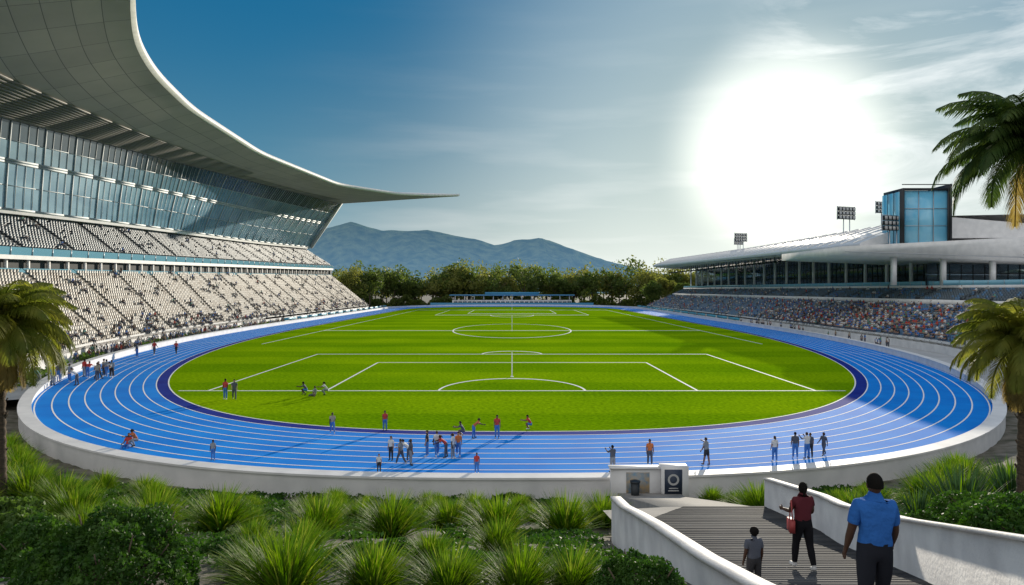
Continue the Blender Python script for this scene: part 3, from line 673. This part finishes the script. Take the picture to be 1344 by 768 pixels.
def wallpoly(mb,pts,th,m=0,cap=True):
    P=np.array(pts,float);d=np.gradient(P[:,:2],axis=0);d/=np.linalg.norm(d,axis=1)[:,None];n=np.stack([-d[:,1],d[:,0]],-1)*th/2
    a=P[:,:2]-n;b=P[:,:2]+n
    mb.grid(np.array([np.column_stack([a,P[:,2]]),np.column_stack([a,P[:,3]]),np.column_stack([b,P[:,3]]),np.column_stack([b,P[:,2]])]),m)
    for j in(0,-1): mb.add([[*a[j],P[j,2]],[*b[j],P[j,2]],[*b[j],P[j,3]],[*a[j],P[j,3]]],[[0,1,2,3]],m)
    if cap:
        n2=n*1.35;a=P[:,:2]-n2;b=P[:,:2]+n2;z0=P[:,3]+.002;z1=P[:,3]+.06
        mb.grid(np.array([np.column_stack([a,z0]),np.column_stack([a,z1]),np.column_stack([b,z1]),np.column_stack([b,z0]),np.column_stack([a,z0])]),m)
        for j in(0,-1): mb.add([[*a[j],z0[j]],[*b[j],z0[j]],[*b[j],z1[j]],[*a[j],z1[j]]],[[0,1,2,3]],m)
hL=lambda y:float(np.interp(y,[6,8,10,13.7,16],[.40,.47,.58,.9,.93]))
mb=MB()
wallpoly(mb,[(LX(y)-.12,y,deck(y)-3,deck(y)+hL(y)) for y in np.linspace(-2,20,60)],.22)
wallpoly(mb,[(RXf(y)+.12,y,deck(y)-3,deck(y)+.98) for y in np.linspace(-2,25,50)],.22)
mb.make('parapet_walls',[mat('parapet_render',(.68,.67,.67),.7,c2=(.52,.51,.52),nscale=1.1,bump=.25,bscale=14,detail=10)],WP)
mb=MB();pyk=np.linspace(24.95,41.3,12)
pz=lambda y:float(np.interp(y,[24.9,40.5,42],[3.99,-.3,-.35]));pl=lambda y:float(np.interp(y,[24.9,32,42],[5.6,6.2,6.4]));pr=lambda y:float(np.interp(y,[24.9,32,42],[9.3,9.8,10.2]))
mb.grid(np.array([[(pl(y),y,pz(y)-3) for y in pyk],[(pl(y),y,pz(y)) for y in pyk],[(pr(y),y,pz(y)) for y in pyk],[(pr(y),y,pz(y)-3) for y in pyk]]),0)
mb.add([[3.2,20.05,deck(20)-.01],[6.3,24.94,deck(25)-.01],[5.6,24.94,deck(25)-.01],[3.2,24.0,deck(24)-.01]],[[0,1,2,3]],0)
mb.make('lower_path',[mat('path_paving',(.30,.29,.28),.85,c2=(.24,.235,.23),nscale=1.2,bump=.2,bscale=9,spec=.15)],WP)
EG=empty('entrance_gate_wall')
mb=MB();mb.box(6.0,8.98,41.2,41.75,-1.6,1.15,0);mb.box(5.9,8.97,41.1,41.85,1.152,1.24,0);mb.box(9.0,10.6,40.9,41.8,-1.6,1.35,0)
mb.make('wall_block',[M_white],EG)
mb=MB();mb.box(9.15,10.2,40.84,40.89,-.3,1.2,0);mb.box(6.9,8.3,41.14,41.19,-.55,.95,1)
t=np.linspace(0,2*math.pi,33)
mb.grid(np.array([[(9.67+.22*math.cos(a),40.83,.6+.22*math.sin(a)) for a in t],[(9.67+.34*math.cos(a),40.83,.6+.34*math.sin(a)) for a in t]]),2)
mb.box(9.35,10.0,40.825,40.838,-.1,-.03,2);mb.box(9.4,9.95,40.825,40.838,.05,.11,2)
mb.make('posters',[mat('poster_dark',(.03,.045,.08),.5),mat('poster_mural',(.5,.36,.2),.6,c2=(.1,.25,.4),nscale=2.2),M_conc_l],EG)
mb=MB();mb.cyl((0,0,0),(0,0,.85),.24,.28,16);mb.cyl((0,0,.85),(0,0,.93),.31,.31,16);mb.cyl((0,0,.93),(0,0,1.0),.31,.1,16)
o=mb.make('litter_bin',[M_dark]);o.location=(7.3,40.4,pz(40.4))

# ------------------------------------------------------------------ people
def skeleton(p):
    g=lambda k,d=0:R(p.get(k,d));J={}
    lean=g('lean');P=Vector((0,0,.95));td=Vector((0,math.sin(lean),math.cos(lean)));hd=Vector((0,math.sin(lean*.4+g('nod')),math.cos(lean*.4+g('nod'))))
    J['pelvis']=P;J['waist']=P+td*.15;J['chest']=P+td*.34;J['nb']=P+td*.5;J['neck']=J['nb']+hd*.07;J['head']=J['nb']+hd*.19;J['hd']=hd
    for s,n in((-1,'L'),(1,'R')):
        h=P+Vector((s*.085,0,-.04));a=g('hip'+n);k=g('knee'+n);sp=math.sin(g('spread',4))
        J['hip'+n]=h;kn=h+Vector((s*sp,math.sin(a),-math.cos(a))).normalized()*.43;J['knee'+n]=kn
        an=kn+Vector((s*sp*.4,math.sin(a-k),-math.cos(a-k))).normalized()*.42;J['ank'+n]=an
        fa=g('foot'+n)+ (a-k)*.35;J['heel'+n]=an+Vector((0,-.035,-.045));J['toe'+n]=an+Vector((s*.02,.16*math.cos(fa),-.055+.16*math.sin(fa)))
        sh=P+td*.455+Vector((s*.175,0,0));f=g('sh'+n)+lean*.4;ab=g('ab'+n,8);e=g('el'+n,12)
        d1=Vector((s*math.sin(ab),math.sin(f)*math.cos(ab),-math.cos(f)*math.cos(ab)));el=sh+d1*.29
        d2=Vector((s*math.sin(ab)*.4,math.sin(f+e),-math.cos(f+e))).normalized();wr=el+d2*.245
        J['sh'+n]=sh;J['el'+n]=el;J['wr'+n]=wr;J['pa'+n]=wr+d2*.085;J['fd'+n]=d2
    m=min(J[k].z for k in('toeL','toeR','heelL','heelR'))
    if p.get('seat') is not None: m=J['pelvis'].z-.12-p['seat']
    off=m-.03
    for k in J:
        if k not in('hd','fdL','fdR'): J[k]=J[k]-Vector((0,0,off))
    return J
def build_human(name,p,female=False,hair='short',shorts=False,sleeve=.65,lod=0):
    J=skeleton(p);vs=[];ed=[];rd=[];roots=[]
    def V(c,r,ry=None): vs.append(tuple(c));rd.append((r,ry or r));return len(vs)-1
    w=.92 if female else 1.0
    pe=V(J['pelvis'],.15 if not female else .155,.12);wa=V(J['waist'],.135*w,.105);ch=V(J['chest'],.175*w,.125);nb=V(J['nb'],.075,.07);ne=V(J['neck'],.055);hb=V(J['head'].lerp(J['neck'],.5),.052)
    roots.append(pe);ed+=[(pe,wa),(wa,ch),(ch,nb),(nb,ne),(ne,hb)]
    for n in 'LR':
        sh=V(J['sh'+n],.07*w);m1=V(J['sh'+n].lerp(J['el'+n],.5),.055*w);el=V(J['el'+n],.043*w);m2=V(J['el'+n].lerp(J['wr'+n],.35),.044*w);wr=V(J['wr'+n],.028,.024)
        pm=V(J['wr'+n].lerp(J['pa'+n],.45),.036,.02);pa=V(J['pa'+n],.038,.018)
        ed+=[(ch,sh),(sh,m1),(m1,el),(el,m2),(m2,wr),(wr,pm),(pm,pa)]
        hp=V(J['hip'+n],.108,.115);t1=V(J['hip'+n].lerp(J['knee'+n],.45),.088,.092);kn=V(J['knee'+n],.06);c1=V(J['knee'+n].lerp(J['ank'+n],.32),.062,.066);an=V(J['ank'+n],.04);he=V(J['heel'+n],.042);mt=V(J['heel'+n].lerp(J['toe'+n],.55),.044,.034);to=V(J['toe'+n],.036,.024)
        ed+=[(pe,hp),(hp,t1),(t1,kn),(kn,c1),(c1,an),(an,he),(he,mt),(mt,to)]
        if lod==0:
            s=-1 if n=='L' else 1;d=J['fd'+n];wx=Vector((1,0,0)).cross(d).normalized();wx=wx if wx.y>0 or wx.z>0 else -wx
            nrm=Vector((-s,0,0))
            for q,(o_,l_) in enumerate(zip((-.03,-.011,.009,.029),(.052,.07,.076,.068))):
                b=J['pa'+n]+wx*o_-d*.02;c=.35+.08*q;prev=V(b,.0105);roots.append(prev);dd=d.copy()
                for sgm in(.42+.3,.33,.25):
                    b=b+dd*l_*sgm;dd=(dd+nrm*c*.55).normalized();nx=V(b,.0095);ed.append((prev,nx));prev=nx
            b=J['wr'+n].lerp(J['pa'+n],.3)+wx*.022;prev=V(b,.013);roots.append(prev);dd=(d*.75+wx*.75+nrm*.25).normalized()
            for l_ in(.035,.03,.022):
                b=b+dd*l_;dd=(dd+d*.5).normalized();nx=V(b,.0105);ed.append((prev,nx));prev=nx
    me=bpy.data.meshes.new('tmp');me.from_pydata(vs,ed,[]);o=bpy.data.objects.new('tmp',me);col.objects.link(o)
    md=o.modifiers.new('s','SKIN');md.use_smooth_shade=True
    bpy.context.view_layer.update()
    if not me.skin_vertices:
        o.select_set(True);bpy.context.view_layer.objects.active=o
        o.modifiers.remove(md);bpy.ops.object.modifier_add(type='SKIN')
    sk=me.skin_vertices[0].data
    for i,(a,b) in enumerate(rd): sk[i].radius=(a*1.08,b*1.08);sk[i].use_root=(i in roots)
    if lod<2:
        sd=o.modifiers.new('d','SUBSURF');sd.levels=2 if lod==0 else 1;sd.render_levels=sd.levels
    dg=bpy.context.evaluated_depsgraph_get();ev=o.evaluated_get(dg);m2=bpy.data.meshes.new_from_object(ev)
    B=[('torso',J['pelvis'],J['nb'],.15),('neck',J['nb'],J['head'],.05)]
    for n in'LR': B+=[('ua',J['sh'+n],J['el'+n],.05),('fa',J['el'+n],J['wr'+n],.04),('hand',J['wr'+n],J['pa'+n]+J['fd'+n]*.09,.03),('th',J['hip'+n],J['knee'+n],.09),('ca',J['knee'+n],J['ank'+n],.05),('ft',J['heel'+n],J['toe'+n],.04)]
    Vv=[v.co.copy() for v in m2.vertices];F=[];Mi=[];grow={}
    nr=[v.normal.copy() for v in m2.vertices]
    for f in m2.polygons:
        c=f.center;best=None;bd=9
        for (nm,a,b,r) in B:
            ab=b-a;t=max(0,min(1,(c-a).dot(ab)/ab.length_squared));dd=(c-(a+ab*t)).length-r
            if dd<bd: bd=dd;best=(nm,t)
        nm,t=best
        if nm=='torso': m=1 if t>.12 else 2
        elif nm=='neck': m=1 if t<.12 else 0
        elif nm=='ua': m=1 if t<sleeve else 0
        elif nm=='fa': m=1 if sleeve>1 and t<.92 else 0
        elif nm=='hand': m=0
        elif nm=='th': m=2 if (not shorts or t<.75) else 0
        elif nm=='ca': m=0 if shorts else (2 if t<.93 else 3)
        else: m=3
        F.append(list(f.vertices));Mi.append(m)
        if m in(1,2):
            for v in f.vertices: grow[v]=.009 if m==2 else .013
    for v,gk in grow.items():
        q=Vv[v];fold=.006*noise.noise(Vector((q.x*14,q.y*14,q.z*9)))
        Vv[v]=q+nr[v]*(gk+fold)
    bpy.data.objects.remove(o);bpy.data.meshes.remove(me)
    hd=J['hd'];H=J['head'];fx=Vector((1,0,0));fy=Vector((0,hd.z,-hd.y));turn=R(p.get('turn',0))
    fx2=fx*math.cos(turn)+fy*math.sin(turn);fy2=fy*math.cos(turn)-fx*math.sin(turn)
    def tw(x,y,z): return H+fx2*x+fy2*y+hd*z
    def sphere(cx,cy,cz,rx,ry,rz,nu,nv,m,shape=None,keep=None):
        b0=len(Vv);pts=[]
        for j in range(nv+1):
            ph=math.pi*j/nv
            for i in range(nu):
                th=2*math.pi*i/nu;x=math.sin(ph)*math.cos(th);y=math.sin(ph)*math.sin(th);z=math.cos(ph)
                q=(x*rx,y*ry,z*rz)
                if shape:q=shape(*q)
                pts.append(q);Vv.append(tw(cx+q[0],cy+q[1],cz+q[2]))
        for j in range(nv):
            for i in range(nu):
                a=j*nu+i;b=j*nu+(i+1)%nu;c=b+nu;d=a+nu;cc=[(pts[a][q]+pts[c][q])/2 for q in range(3)]
                if keep and not keep(*cc): continue
                mm=m(*cc) if callable(m) else m
                F.append([b0+a,b0+d,b0+c,b0+b]);Mi.append(mm)
    def hs(x,y,z):
        if z<0:
            k=1-.32*min(1,(-z/.118))**1.5;x*=k;y=y*(1-.12*(-z/.118)) + (.012*(-z/.118))
        if y>0:
            y*=.93
            y+=.024*math.exp(-((x/.014)**2)-(((z+.018)/.022)**2))
            y-=.010*math.exp(-(((abs(x)-.03)/.016)**2)-(((z-.008)/.014)**2))
            y+=.005*math.exp(-((x/.025)**2)-(((z+.058)/.009)**2))
            y+=.006*math.exp(-((x/.03)**2)-(((z+.095)/.018)**2))
        return x,y,z
    nu,nv=(32,26) if lod==0 else ((12,8) if lod==1 else (8,6))
    sphere(0,0,0,.078,.1,.12,nu,nv,(lambda x,y,z:6 if (y>.06 and abs(x)<.026 and -.066<z<-.051) else 0) if lod==0 else 0,hs)
    hk=lambda x,y,z:(z>.045) or (y<.0 and z>-.035-(.05 if hair!='short' else 0)) or (y<.025 and z>.01)
    sphere(0,-.004,.006,.086,.108,.127,nu,nv,4,None,hk)
    if lod==0:
        for s in(-1,1):
            sphere(s*.03,.079,.006,.012,.009,.009,10,8,5);sphere(s*.08,-.005,-.005,.01,.018,.03,10,8,0)
    if hair=='pony': sphere(0,-.125,.03,.028,.03,.03,10,8,4);sphere(0,-.145,-.06,.026,.024,.09,10,8,4)
    if hair=='long': sphere(0,-.055,-.09,.08,.06,.13,12,10,4)
    if hair=='afro': sphere(0,-.02,.035,.115,.12,.115,16,12,4,None,lambda x,y,z:y<.05 or z>.05)
    me=bpy.data.meshes.new(name);me.from_pydata([tuple(v) for v in Vv],[],F)
    for _ in range(7): me.materials.append(None)
    me.polygons.foreach_set('material_index',Mi);me.polygons.foreach_set('use_smooth',[True]*len(F));me.update()
    return me
SK=[mat('skin_a',(.42,.24,.16),.55),mat('skin_b',(.2,.1,.06),.5),mat('skin_c',(.07,.035,.022),.6,spec=.25)]
CL=[mat('cloth_%d'%i,c,.85,bump=.2,bscale=30) for i,c in enumerate([(.03,.03,.035),(.65,.65,.65),(.05,.18,.5),(.5,.05,.04),(.08,.09,.12),(.35,.3,.22),(.55,.16,.05),(.12,.3,.25),(.25,.27,.3)])]
M_hair=mat('hair_black',(.008,.007,.006),.85,spec=.1);M_hair2=mat('hair_brown',(.06,.035,.02),.7,spec=.2);M_eye=mat('eye',(.03,.02,.02),.2);M_lip=mat('lips',(.25,.09,.08),.5);M_shoe=mat('shoe_dark',(.03,.03,.03),.5);M_shoew=mat('shoe_white',(.6,.6,.6),.5)
POSE={
 'stand':dict(shL=3,shR=-2,hipL=2,hipR=-2,elL=14,elR=16,abL=9,abR=8),
 'walk':dict(lean=3,hipL=24,kneeL=8,hipR=-16,kneeR=18,footR=-18,shL=-22,shR=24,elL=18,elR=28),
 'walk2':dict(lean=2,hipL=-12,kneeL=12,hipR=18,kneeR=4,footL=-12,shL=16,shR=-16,elL=22,elR=16),
 'run':dict(lean=10,hipL=48,kneeL=60,hipR=-24,kneeR=34,footR=-35,shL=-45,shR=42,elL=85,elR=90),
 'crouch':dict(lean=30,hipL=105,kneeL=125,hipR=80,kneeR=125,footR=-20,shL=55,shR=45,elL=30,elR=40,spread=14),
 'sit':dict(lean=-8,hipL=92,kneeL=70,hipR=96,kneeR=78,shL=-18,shR=40,elL=8,elR=35,seat=0,spread=14),
 'phone':dict(shL=62,shR=66,elL=62,elR=58,abL=2,abR=2,hipL=3,hipR=-3,nod=8),
 'reach':dict(shL=10,shR=85,elR=10,elL=20,abR=22,hipL=10,hipR=-8,lean=6),
 'bend':dict(lean=48,hipL=10,kneeL=8,hipR=-4,kneeR=4,shL=35,shR=50,elL=20,elR=12)}
TM={}
for k_,v_ in POSE.items():
    TM[k_+'_m']=build_human('man_'+k_,v_,False,'short',k_ in('run','crouch','reach'))
    TM[k_+'_f']=build_human('woman_'+k_,v_,True,'pony' if k_!='sit' else 'long',k_ in('run',))
def person(x,y,z,face,pose,sex='m',top=None,bot=None,skin=None,s=1.0,name=None,me=None,hair=None,shoe=None):
    me=me or TM[pose+'_'+sex]
    nm=name or {'m':'man','f':'woman'}[sex]
    o=bpy.data.objects.new(nm,me);col.objects.link(o)
    ms=[skin or random.choice(SK),top or random.choice(CL),bot or random.choice([CL[0],CL[4],CL[8],CL[2]]),shoe or random.choice([M_shoe,M_shoew]),hair or random.choice([M_hair,M_hair2]),M_eye,M_lip]
    for i,m in enumerate(ms): o.material_slots[i].link='OBJECT';o.material_slots[i].material=m
    o.location=(x,y,z);o.rotation_euler=(0,0,R(face));o.scale=(s,s,s);return o
F=[(-31.3,74.5,170,'stand','m',3,1.25),(-30.2,74.2,200,'walk','f',4,1.25),(-23.2,77,100,'crouch','m',4,1.2),(-22.2,76.6,60,'sit','m',8,1.2),(-20.9,77,120,'crouch','f',1,1.2),
(-14.9,56.6,20,'walk','m',5,1),(-10.8,58,200,'stand','f',3,.95),(-3.9,55.2,90,'crouch','m',4,1),(-3.1,55,270,'bend','m',6,1),(-1.2,55,180,'stand','f',3,1.05),(1.6,58,90,'crouch','m',3,1),
(-8.5,47.9,160,'stand','f',1,.95),(-7.6,46.6,60,'walk','m',8,1),(-6.9,46.5,-60,'stand','f',4,1),(-7.2,47.6,90,'bend','m',1,.95),(-6.1,49,90,'stand','m',0,1.05),(-5.4,49,200,'walk2','m',1,1.02),(-4.7,48.7,100,'bend','f',3,1),(-4.2,48.4,250,'stand','f',1,1),(-3.85,49,180,'walk','m',6,1),
(-8.7,44.6,180,'stand','f',1,.7),(-2.3,44.5,180,'stand','f',3,.75),
(6.6,44.7,30,'phone','m',4,1),(9.4,46.5,180,'stand','f',6,1),(13.3,46.6,40,'reach','m',8,1.05),(18.3,47.5,10,'stand','f',1,1),(20.1,48.4,-10,'stand','m',4,1.05),(20.9,48.3,20,'phone','m',1,1.05),(21.3,48.7,0,'stand','m',4,.98),(22.5,49.2,120,'walk','f',4,.95),
(-29.2,51.9,180,'sit','m',3,1.1),(-28.5,51.7,150,'crouch','f',6,1.1),(-21,47.9,180,'stand','f',8,.8),
(-65,124,0,'walk','m',3,1.5),(-62,126,180,'walk','f',3,1.4),(-66.5,121,90,'stand','m',4,1.4)]
for i in range(13): F.append((-57.5+random.uniform(-2.4,3.2),89.5+random.uniform(-5,5),random.uniform(0,360),random.choice(['stand','walk','walk2','bend']),random.choice('mf'),random.randrange(9),1.35))
for x,y,a,pz_,sx_,c,s in F: person(x,y,.012,a,pz_,sx_,CL[c],None,None,s)
manp=dict(lean=1,hipL=-6,kneeL=3,hipR=10,kneeR=4,shL=4,shR=10,abL=13,abR=12,elL=16,elR=22,turn=0)
mm=build_human('man_in_blue',manp,False,'short',False,.72)
person(4.02,7.55,deck(7.6),-6,None,'m',mat('tshirt_blue',(.03,.13,.42),.95,bump=.6,bscale=14,spec=.1),mat('trousers_dark',(.02,.022,.03),.9,spec=.1),SK[2],1.0,me=mm,hair=M_hair,shoe=M_shoe)
wp=dict(lean=1,hipL=10,kneeL=6,hipR=-8,kneeR=10,footR=-10,shL=22,shR=8,elL=62,elR=58,abL=9,abR=12,turn=-20)
wm=build_human('woman_visitor',wp,True,'pony',False,.45)
person(5.85,13.7,deck(13.7),8,None,'f',mat('top_maroon',(.10,.022,.03),.9,spec=.1),mat('leggings_black',(.012,.012,.015),.8,spec=.1),SK[2],.97,me=wm,hair=M_hair,shoe=M_shoew)
cm=build_human('child_visitor',POSE['stand'],False,'afro',False,.6)
person(3.62,10.2,deck(10.2),10,None,'f',CL[4],CL[0],SK[2],.58,name='child',me=cm,hair=M_hair,shoe=M_shoe)
mb=MB();mb.box(-.14,.14,-.05,.05,0,.24,0);mb.beam((-.13,0,.22),(-.02,0,.62),.02,.02,0);mb.beam((.13,0,.22),(.02,0,.62),.02,.02,0)
o=mb.make('shoulder_bag',[mat('bag_red',(.3,.04,.04),.6)]);o.location=(5.60,13.68,deck(13.7)+.78);o.rotation_euler=(0,0,R(80))
st=[build_human('c_stand',POSE['stand'],lod=2),build_human('c_walk',POSE['walk'],lod=2),build_human('c_sit',dict(POSE['sit'],seat=.5,hipL=88,hipR=88,kneeL=85,kneeR=85,lean=4,shL=30,shR=30,elL=50,elR=50),lod=2)]
def arr(me):
    V=np.array([v.co[:] for v in me.vertices]);Q=[list(f.vertices) for f in me.polygons];Mi=[f.material_index for f in me.polygons]
    ok=[len(q)==4 for q in Q];return V,np.array([q for q,k in zip(Q,ok) if k]),np.array([m for m,k in zip(Mi,ok) if k])
SA=[arr(m) for m in st]
cm_=[SK[0],CL[4],M_hair]+CL[:8]
def crowd(name,lst):
    mb=MB()
    for x,y,z,yaw,s,k in lst:
        V,Q,Mi=SA[k];sh=3+random.choice([0,1,1,1,2,2,2,3,5,4,1,7]);mp={0:0,1:sh,2:1,3:1,4:2,5:2,6:0}
        mb.rep(V,Q,[(x,y,z)],np.array([yaw]),np.array([s]),np.array([mp[m] for m in Mi]))
    mb.make(name,cm_,smooth=True)
L_=[];
for (x,y,z,side,t,nm) in crowd_slots:
    if side>0:
        if nm=='lower_tier':
            pr_=.75*math.exp(-((y-170)/50)**2)*(1.1-t*.7)+.14
        else: pr_=.06
    else: pr_=(.02+.16*max(0,1-t*3.5)) if nm=='lower_tier' else .008
    if random.random()<pr_: L_.append((x,y,z,math.pi/2 if side>0 else -math.pi/2,1.15,2 if random.random()<.85 else 0))
print('crowd',len(L_))
random.shuffle(L_);crowd('seated_spectators',L_[:3200])
L_=[]
for _ in range(300):
    y=random.uniform(112,430) if random.random()<.6 else random.uniform(112,230);x=-(float(outer(y))+random.uniform(1.6,5.2));L_.append((x,y,-.02,random.uniform(0,6.3),random.uniform(1.0,1.35),random.choice([0,1])))
for _ in range(80):
    y=random.uniform(135,420);x=float(outer(y))+random.uniform(1.6,5.2);L_.append((x,y,-.02,random.uniform(0,6.3),random.uniform(1,1.3),random.choice([0,1])))
crowd('standing_spectators',L_)
n=5200;yy=rng.uniform(84,250,n);xx=-(outer(yy)+rng.uniform(2.2,5.6,n));sel=np.sin(yy*.55)+np.sin(yy*.23)>.25
V,Q=leaves(np.stack([xx,yy,rng.uniform(0,1.1,n)],-1)[sel],.4,rng);mb=MB();mb.add(V,Q,0);mb.make('planter_shrubs',[MBu2])

# ------------------------------------------------------------------ sky and light
SUN_AZ=R(21.5);SUN_EL=R(11)
w=bpy.data.worlds.new('World');scene.world=w;w.use_nodes=True;nt=w.node_tree;L=nt.links.new
N=nt.nodes.new
bg=nt.nodes['Background'];STR=.15;bg.inputs['Strength'].default_value=STR
sky=N('ShaderNodeTexSky');sky.sky_type='NISHITA';sky.sun_disc=False;sky.sun_elevation=SUN_EL;sky.sun_rotation=SUN_AZ
sky.air_density=1.0;sky.dust_density=.3;sky.ozone_density=3.0;sky.altitude=0
dt=N('ShaderNodeVectorMath');dt.operation='DOT_PRODUCT';dt.inputs[1].default_value=(.25,.5,.25);L(sky.outputs[0],dt.inputs[0])
ma=N('ShaderNodeMath');ma.operation='MULTIPLY_ADD';ma.inputs[1].default_value=.72;ma.inputs[2].default_value=.42;L(dt.outputs['Value'],ma.inputs[0])
dv=N('ShaderNodeVectorMath');dv.operation='DIVIDE';L(sky.outputs[0],dv.inputs[0]);L(ma.outputs[0],dv.inputs[1])
tn=N('ShaderNodeVectorMath');tn.operation='MULTIPLY';tn.inputs[1].default_value=(.66,1.04,1.10);L(dv.outputs[0],tn.inputs[0])
hs_=N('ShaderNodeHueSaturation');hs_.inputs['Saturation'].default_value=1.25;L(tn.outputs[0],hs_.inputs['Color'])
tc=N('ShaderNodeTexCoord')
def dotmask(d,p0,p1):
    d=Vector(d).normalized();v=N('ShaderNodeVectorMath');v.operation='DOT_PRODUCT';v.inputs[1].default_value=d;L(tc.outputs['Generated'],v.inputs[0])
    m=N('ShaderNodeMapRange');m.interpolation_type='SMOOTHSTEP';m.inputs['From Min'].default_value=p0;m.inputs['From Max'].default_value=p1;L(v.outputs['Value'],m.inputs[0]);return m.outputs[0]
def mix(fac,a,b,blend='MIX'):
    m=N('ShaderNodeMix');m.data_type='RGBA';m.blend_type=blend
    for sock,v in((m.inputs[0],fac),(m.inputs[6],a),(m.inputs[7],b)):
        if hasattr(v,'is_linked') or hasattr(v,'links'): L(v,sock)
        else: sock.default_value=v
    return m.outputs[2]
def mth(op,a,b=None,c=None):
    m=N('ShaderNodeMath');m.operation=op
    for i,v in enumerate((a,b,c)):
        if v is None: continue
        if hasattr(v,'links'): L(v,m.inputs[i])
        else: m.inputs[i].default_value=v
    return m.outputs[0]
sp=N('ShaderNodeSeparateXYZ');L(tc.outputs['Generated'],sp.inputs[0])
zc=mth('MAXIMUM',sp.outputs['Z'],0.0);hz=mth('POWER',mth('SUBTRACT',1.0,zc),6.0);hz=mth('MULTIPLY',hz,.92)
near=dotmask((math.sin(SUN_AZ),math.cos(SUN_AZ),.05),.70,1.0)
hc=mix(near,(.27/STR,.47/STR,.62/STR,1),(.80/STR,.84/STR,.82/STR,1))
c1=mix(hz,hs_.outputs[0],hc)
# thin cirrus
mp=N('ShaderNodeMapping');mp.inputs['Scale'].default_value=(2.0,2.0,8);mp.inputs['Rotation'].default_value=(0,R(25),0);L(tc.outputs['Generated'],mp.inputs[0])
n=N('ShaderNodeTexNoise');n.inputs['Scale'].default_value=1.8;n.inputs['Detail'].default_value=10;n.inputs['Roughness'].default_value=.62;n.inputs['Distortion'].default_value=.7;L(mp.outputs[0],n.inputs['Vector'])
cr=N('ShaderNodeValToRGB');cr.color_ramp.elements[0].position=.46;cr.color_ramp.elements[1].position=.76;L(n.outputs['Fac'],cr.inputs[0])
m1=dotmask((.66,1,.33),.955,.995)
c2=mix(mth('MULTIPLY',cr.outputs[0],m1),c1,(.8/STR,.83/STR,.85/STR,1))
mp2=N('ShaderNodeMapping');mp2.inputs['Scale'].default_value=(2.5,2.5,22);L(tc.outputs['Generated'],mp2.inputs[0])
n2=N('ShaderNodeTexNoise');n2.inputs['Scale'].default_value=1.3;n2.inputs['Detail'].default_value=8;L(mp2.outputs[0],n2.inputs['Vector'])
cr2=N('ShaderNodeValToRGB');cr2.color_ramp.elements[0].position=.5;cr2.color_ramp.elements[1].position=.8;L(n2.outputs['Fac'],cr2.inputs[0])
c3=mix(mth('MULTIPLY',mth('MULTIPLY',cr2.outputs[0],near),mth('MULTIPLY',hz,.9)),c2,(.92/STR,.92/STR,.9/STR,1))
# bright cloud bank added in the unseen sky behind the camera, as fill light
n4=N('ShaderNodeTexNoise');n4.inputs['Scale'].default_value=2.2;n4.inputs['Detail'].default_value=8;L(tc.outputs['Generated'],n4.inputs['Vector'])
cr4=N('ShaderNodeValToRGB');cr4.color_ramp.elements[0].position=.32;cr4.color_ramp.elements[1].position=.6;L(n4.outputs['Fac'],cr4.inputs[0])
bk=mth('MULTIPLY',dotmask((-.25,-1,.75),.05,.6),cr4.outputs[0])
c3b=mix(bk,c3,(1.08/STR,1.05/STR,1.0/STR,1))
sd=Vector((math.sin(SUN_AZ)*math.cos(SUN_EL),math.cos(SUN_AZ)*math.cos(SUN_EL),math.sin(SUN_EL)))
wide=mth('POWER',dotmask(sd,.80,1.0),2.2)
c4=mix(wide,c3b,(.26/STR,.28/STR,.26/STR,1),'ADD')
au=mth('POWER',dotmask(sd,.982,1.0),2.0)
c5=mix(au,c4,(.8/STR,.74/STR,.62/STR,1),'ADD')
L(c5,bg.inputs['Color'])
sl=bpy.data.lights.new('sun','SUN');sl.energy=5;sl.angle=R(.5);sl.color=(1,.90,.74);so=bpy.data.objects.new('sun',sl);col.objects.link(so)
so.rotation_euler=(-sd).to_track_quat('-Z','Y').to_euler()

cam=bpy.data.cameras.new('camera');co_=bpy.data.objects.new('camera',cam);col.objects.link(co_);co_.location=(0,0,12);co_.rotation_euler=(R(89.744),0,0)
cam.lens=24;cam.sensor_width=36;cam.clip_end=20000;cam.clip_start=.1;scene.camera=co_
scene.view_settings.view_transform='Standard';scene.view_settings.look='None';scene.view_settings.exposure=0
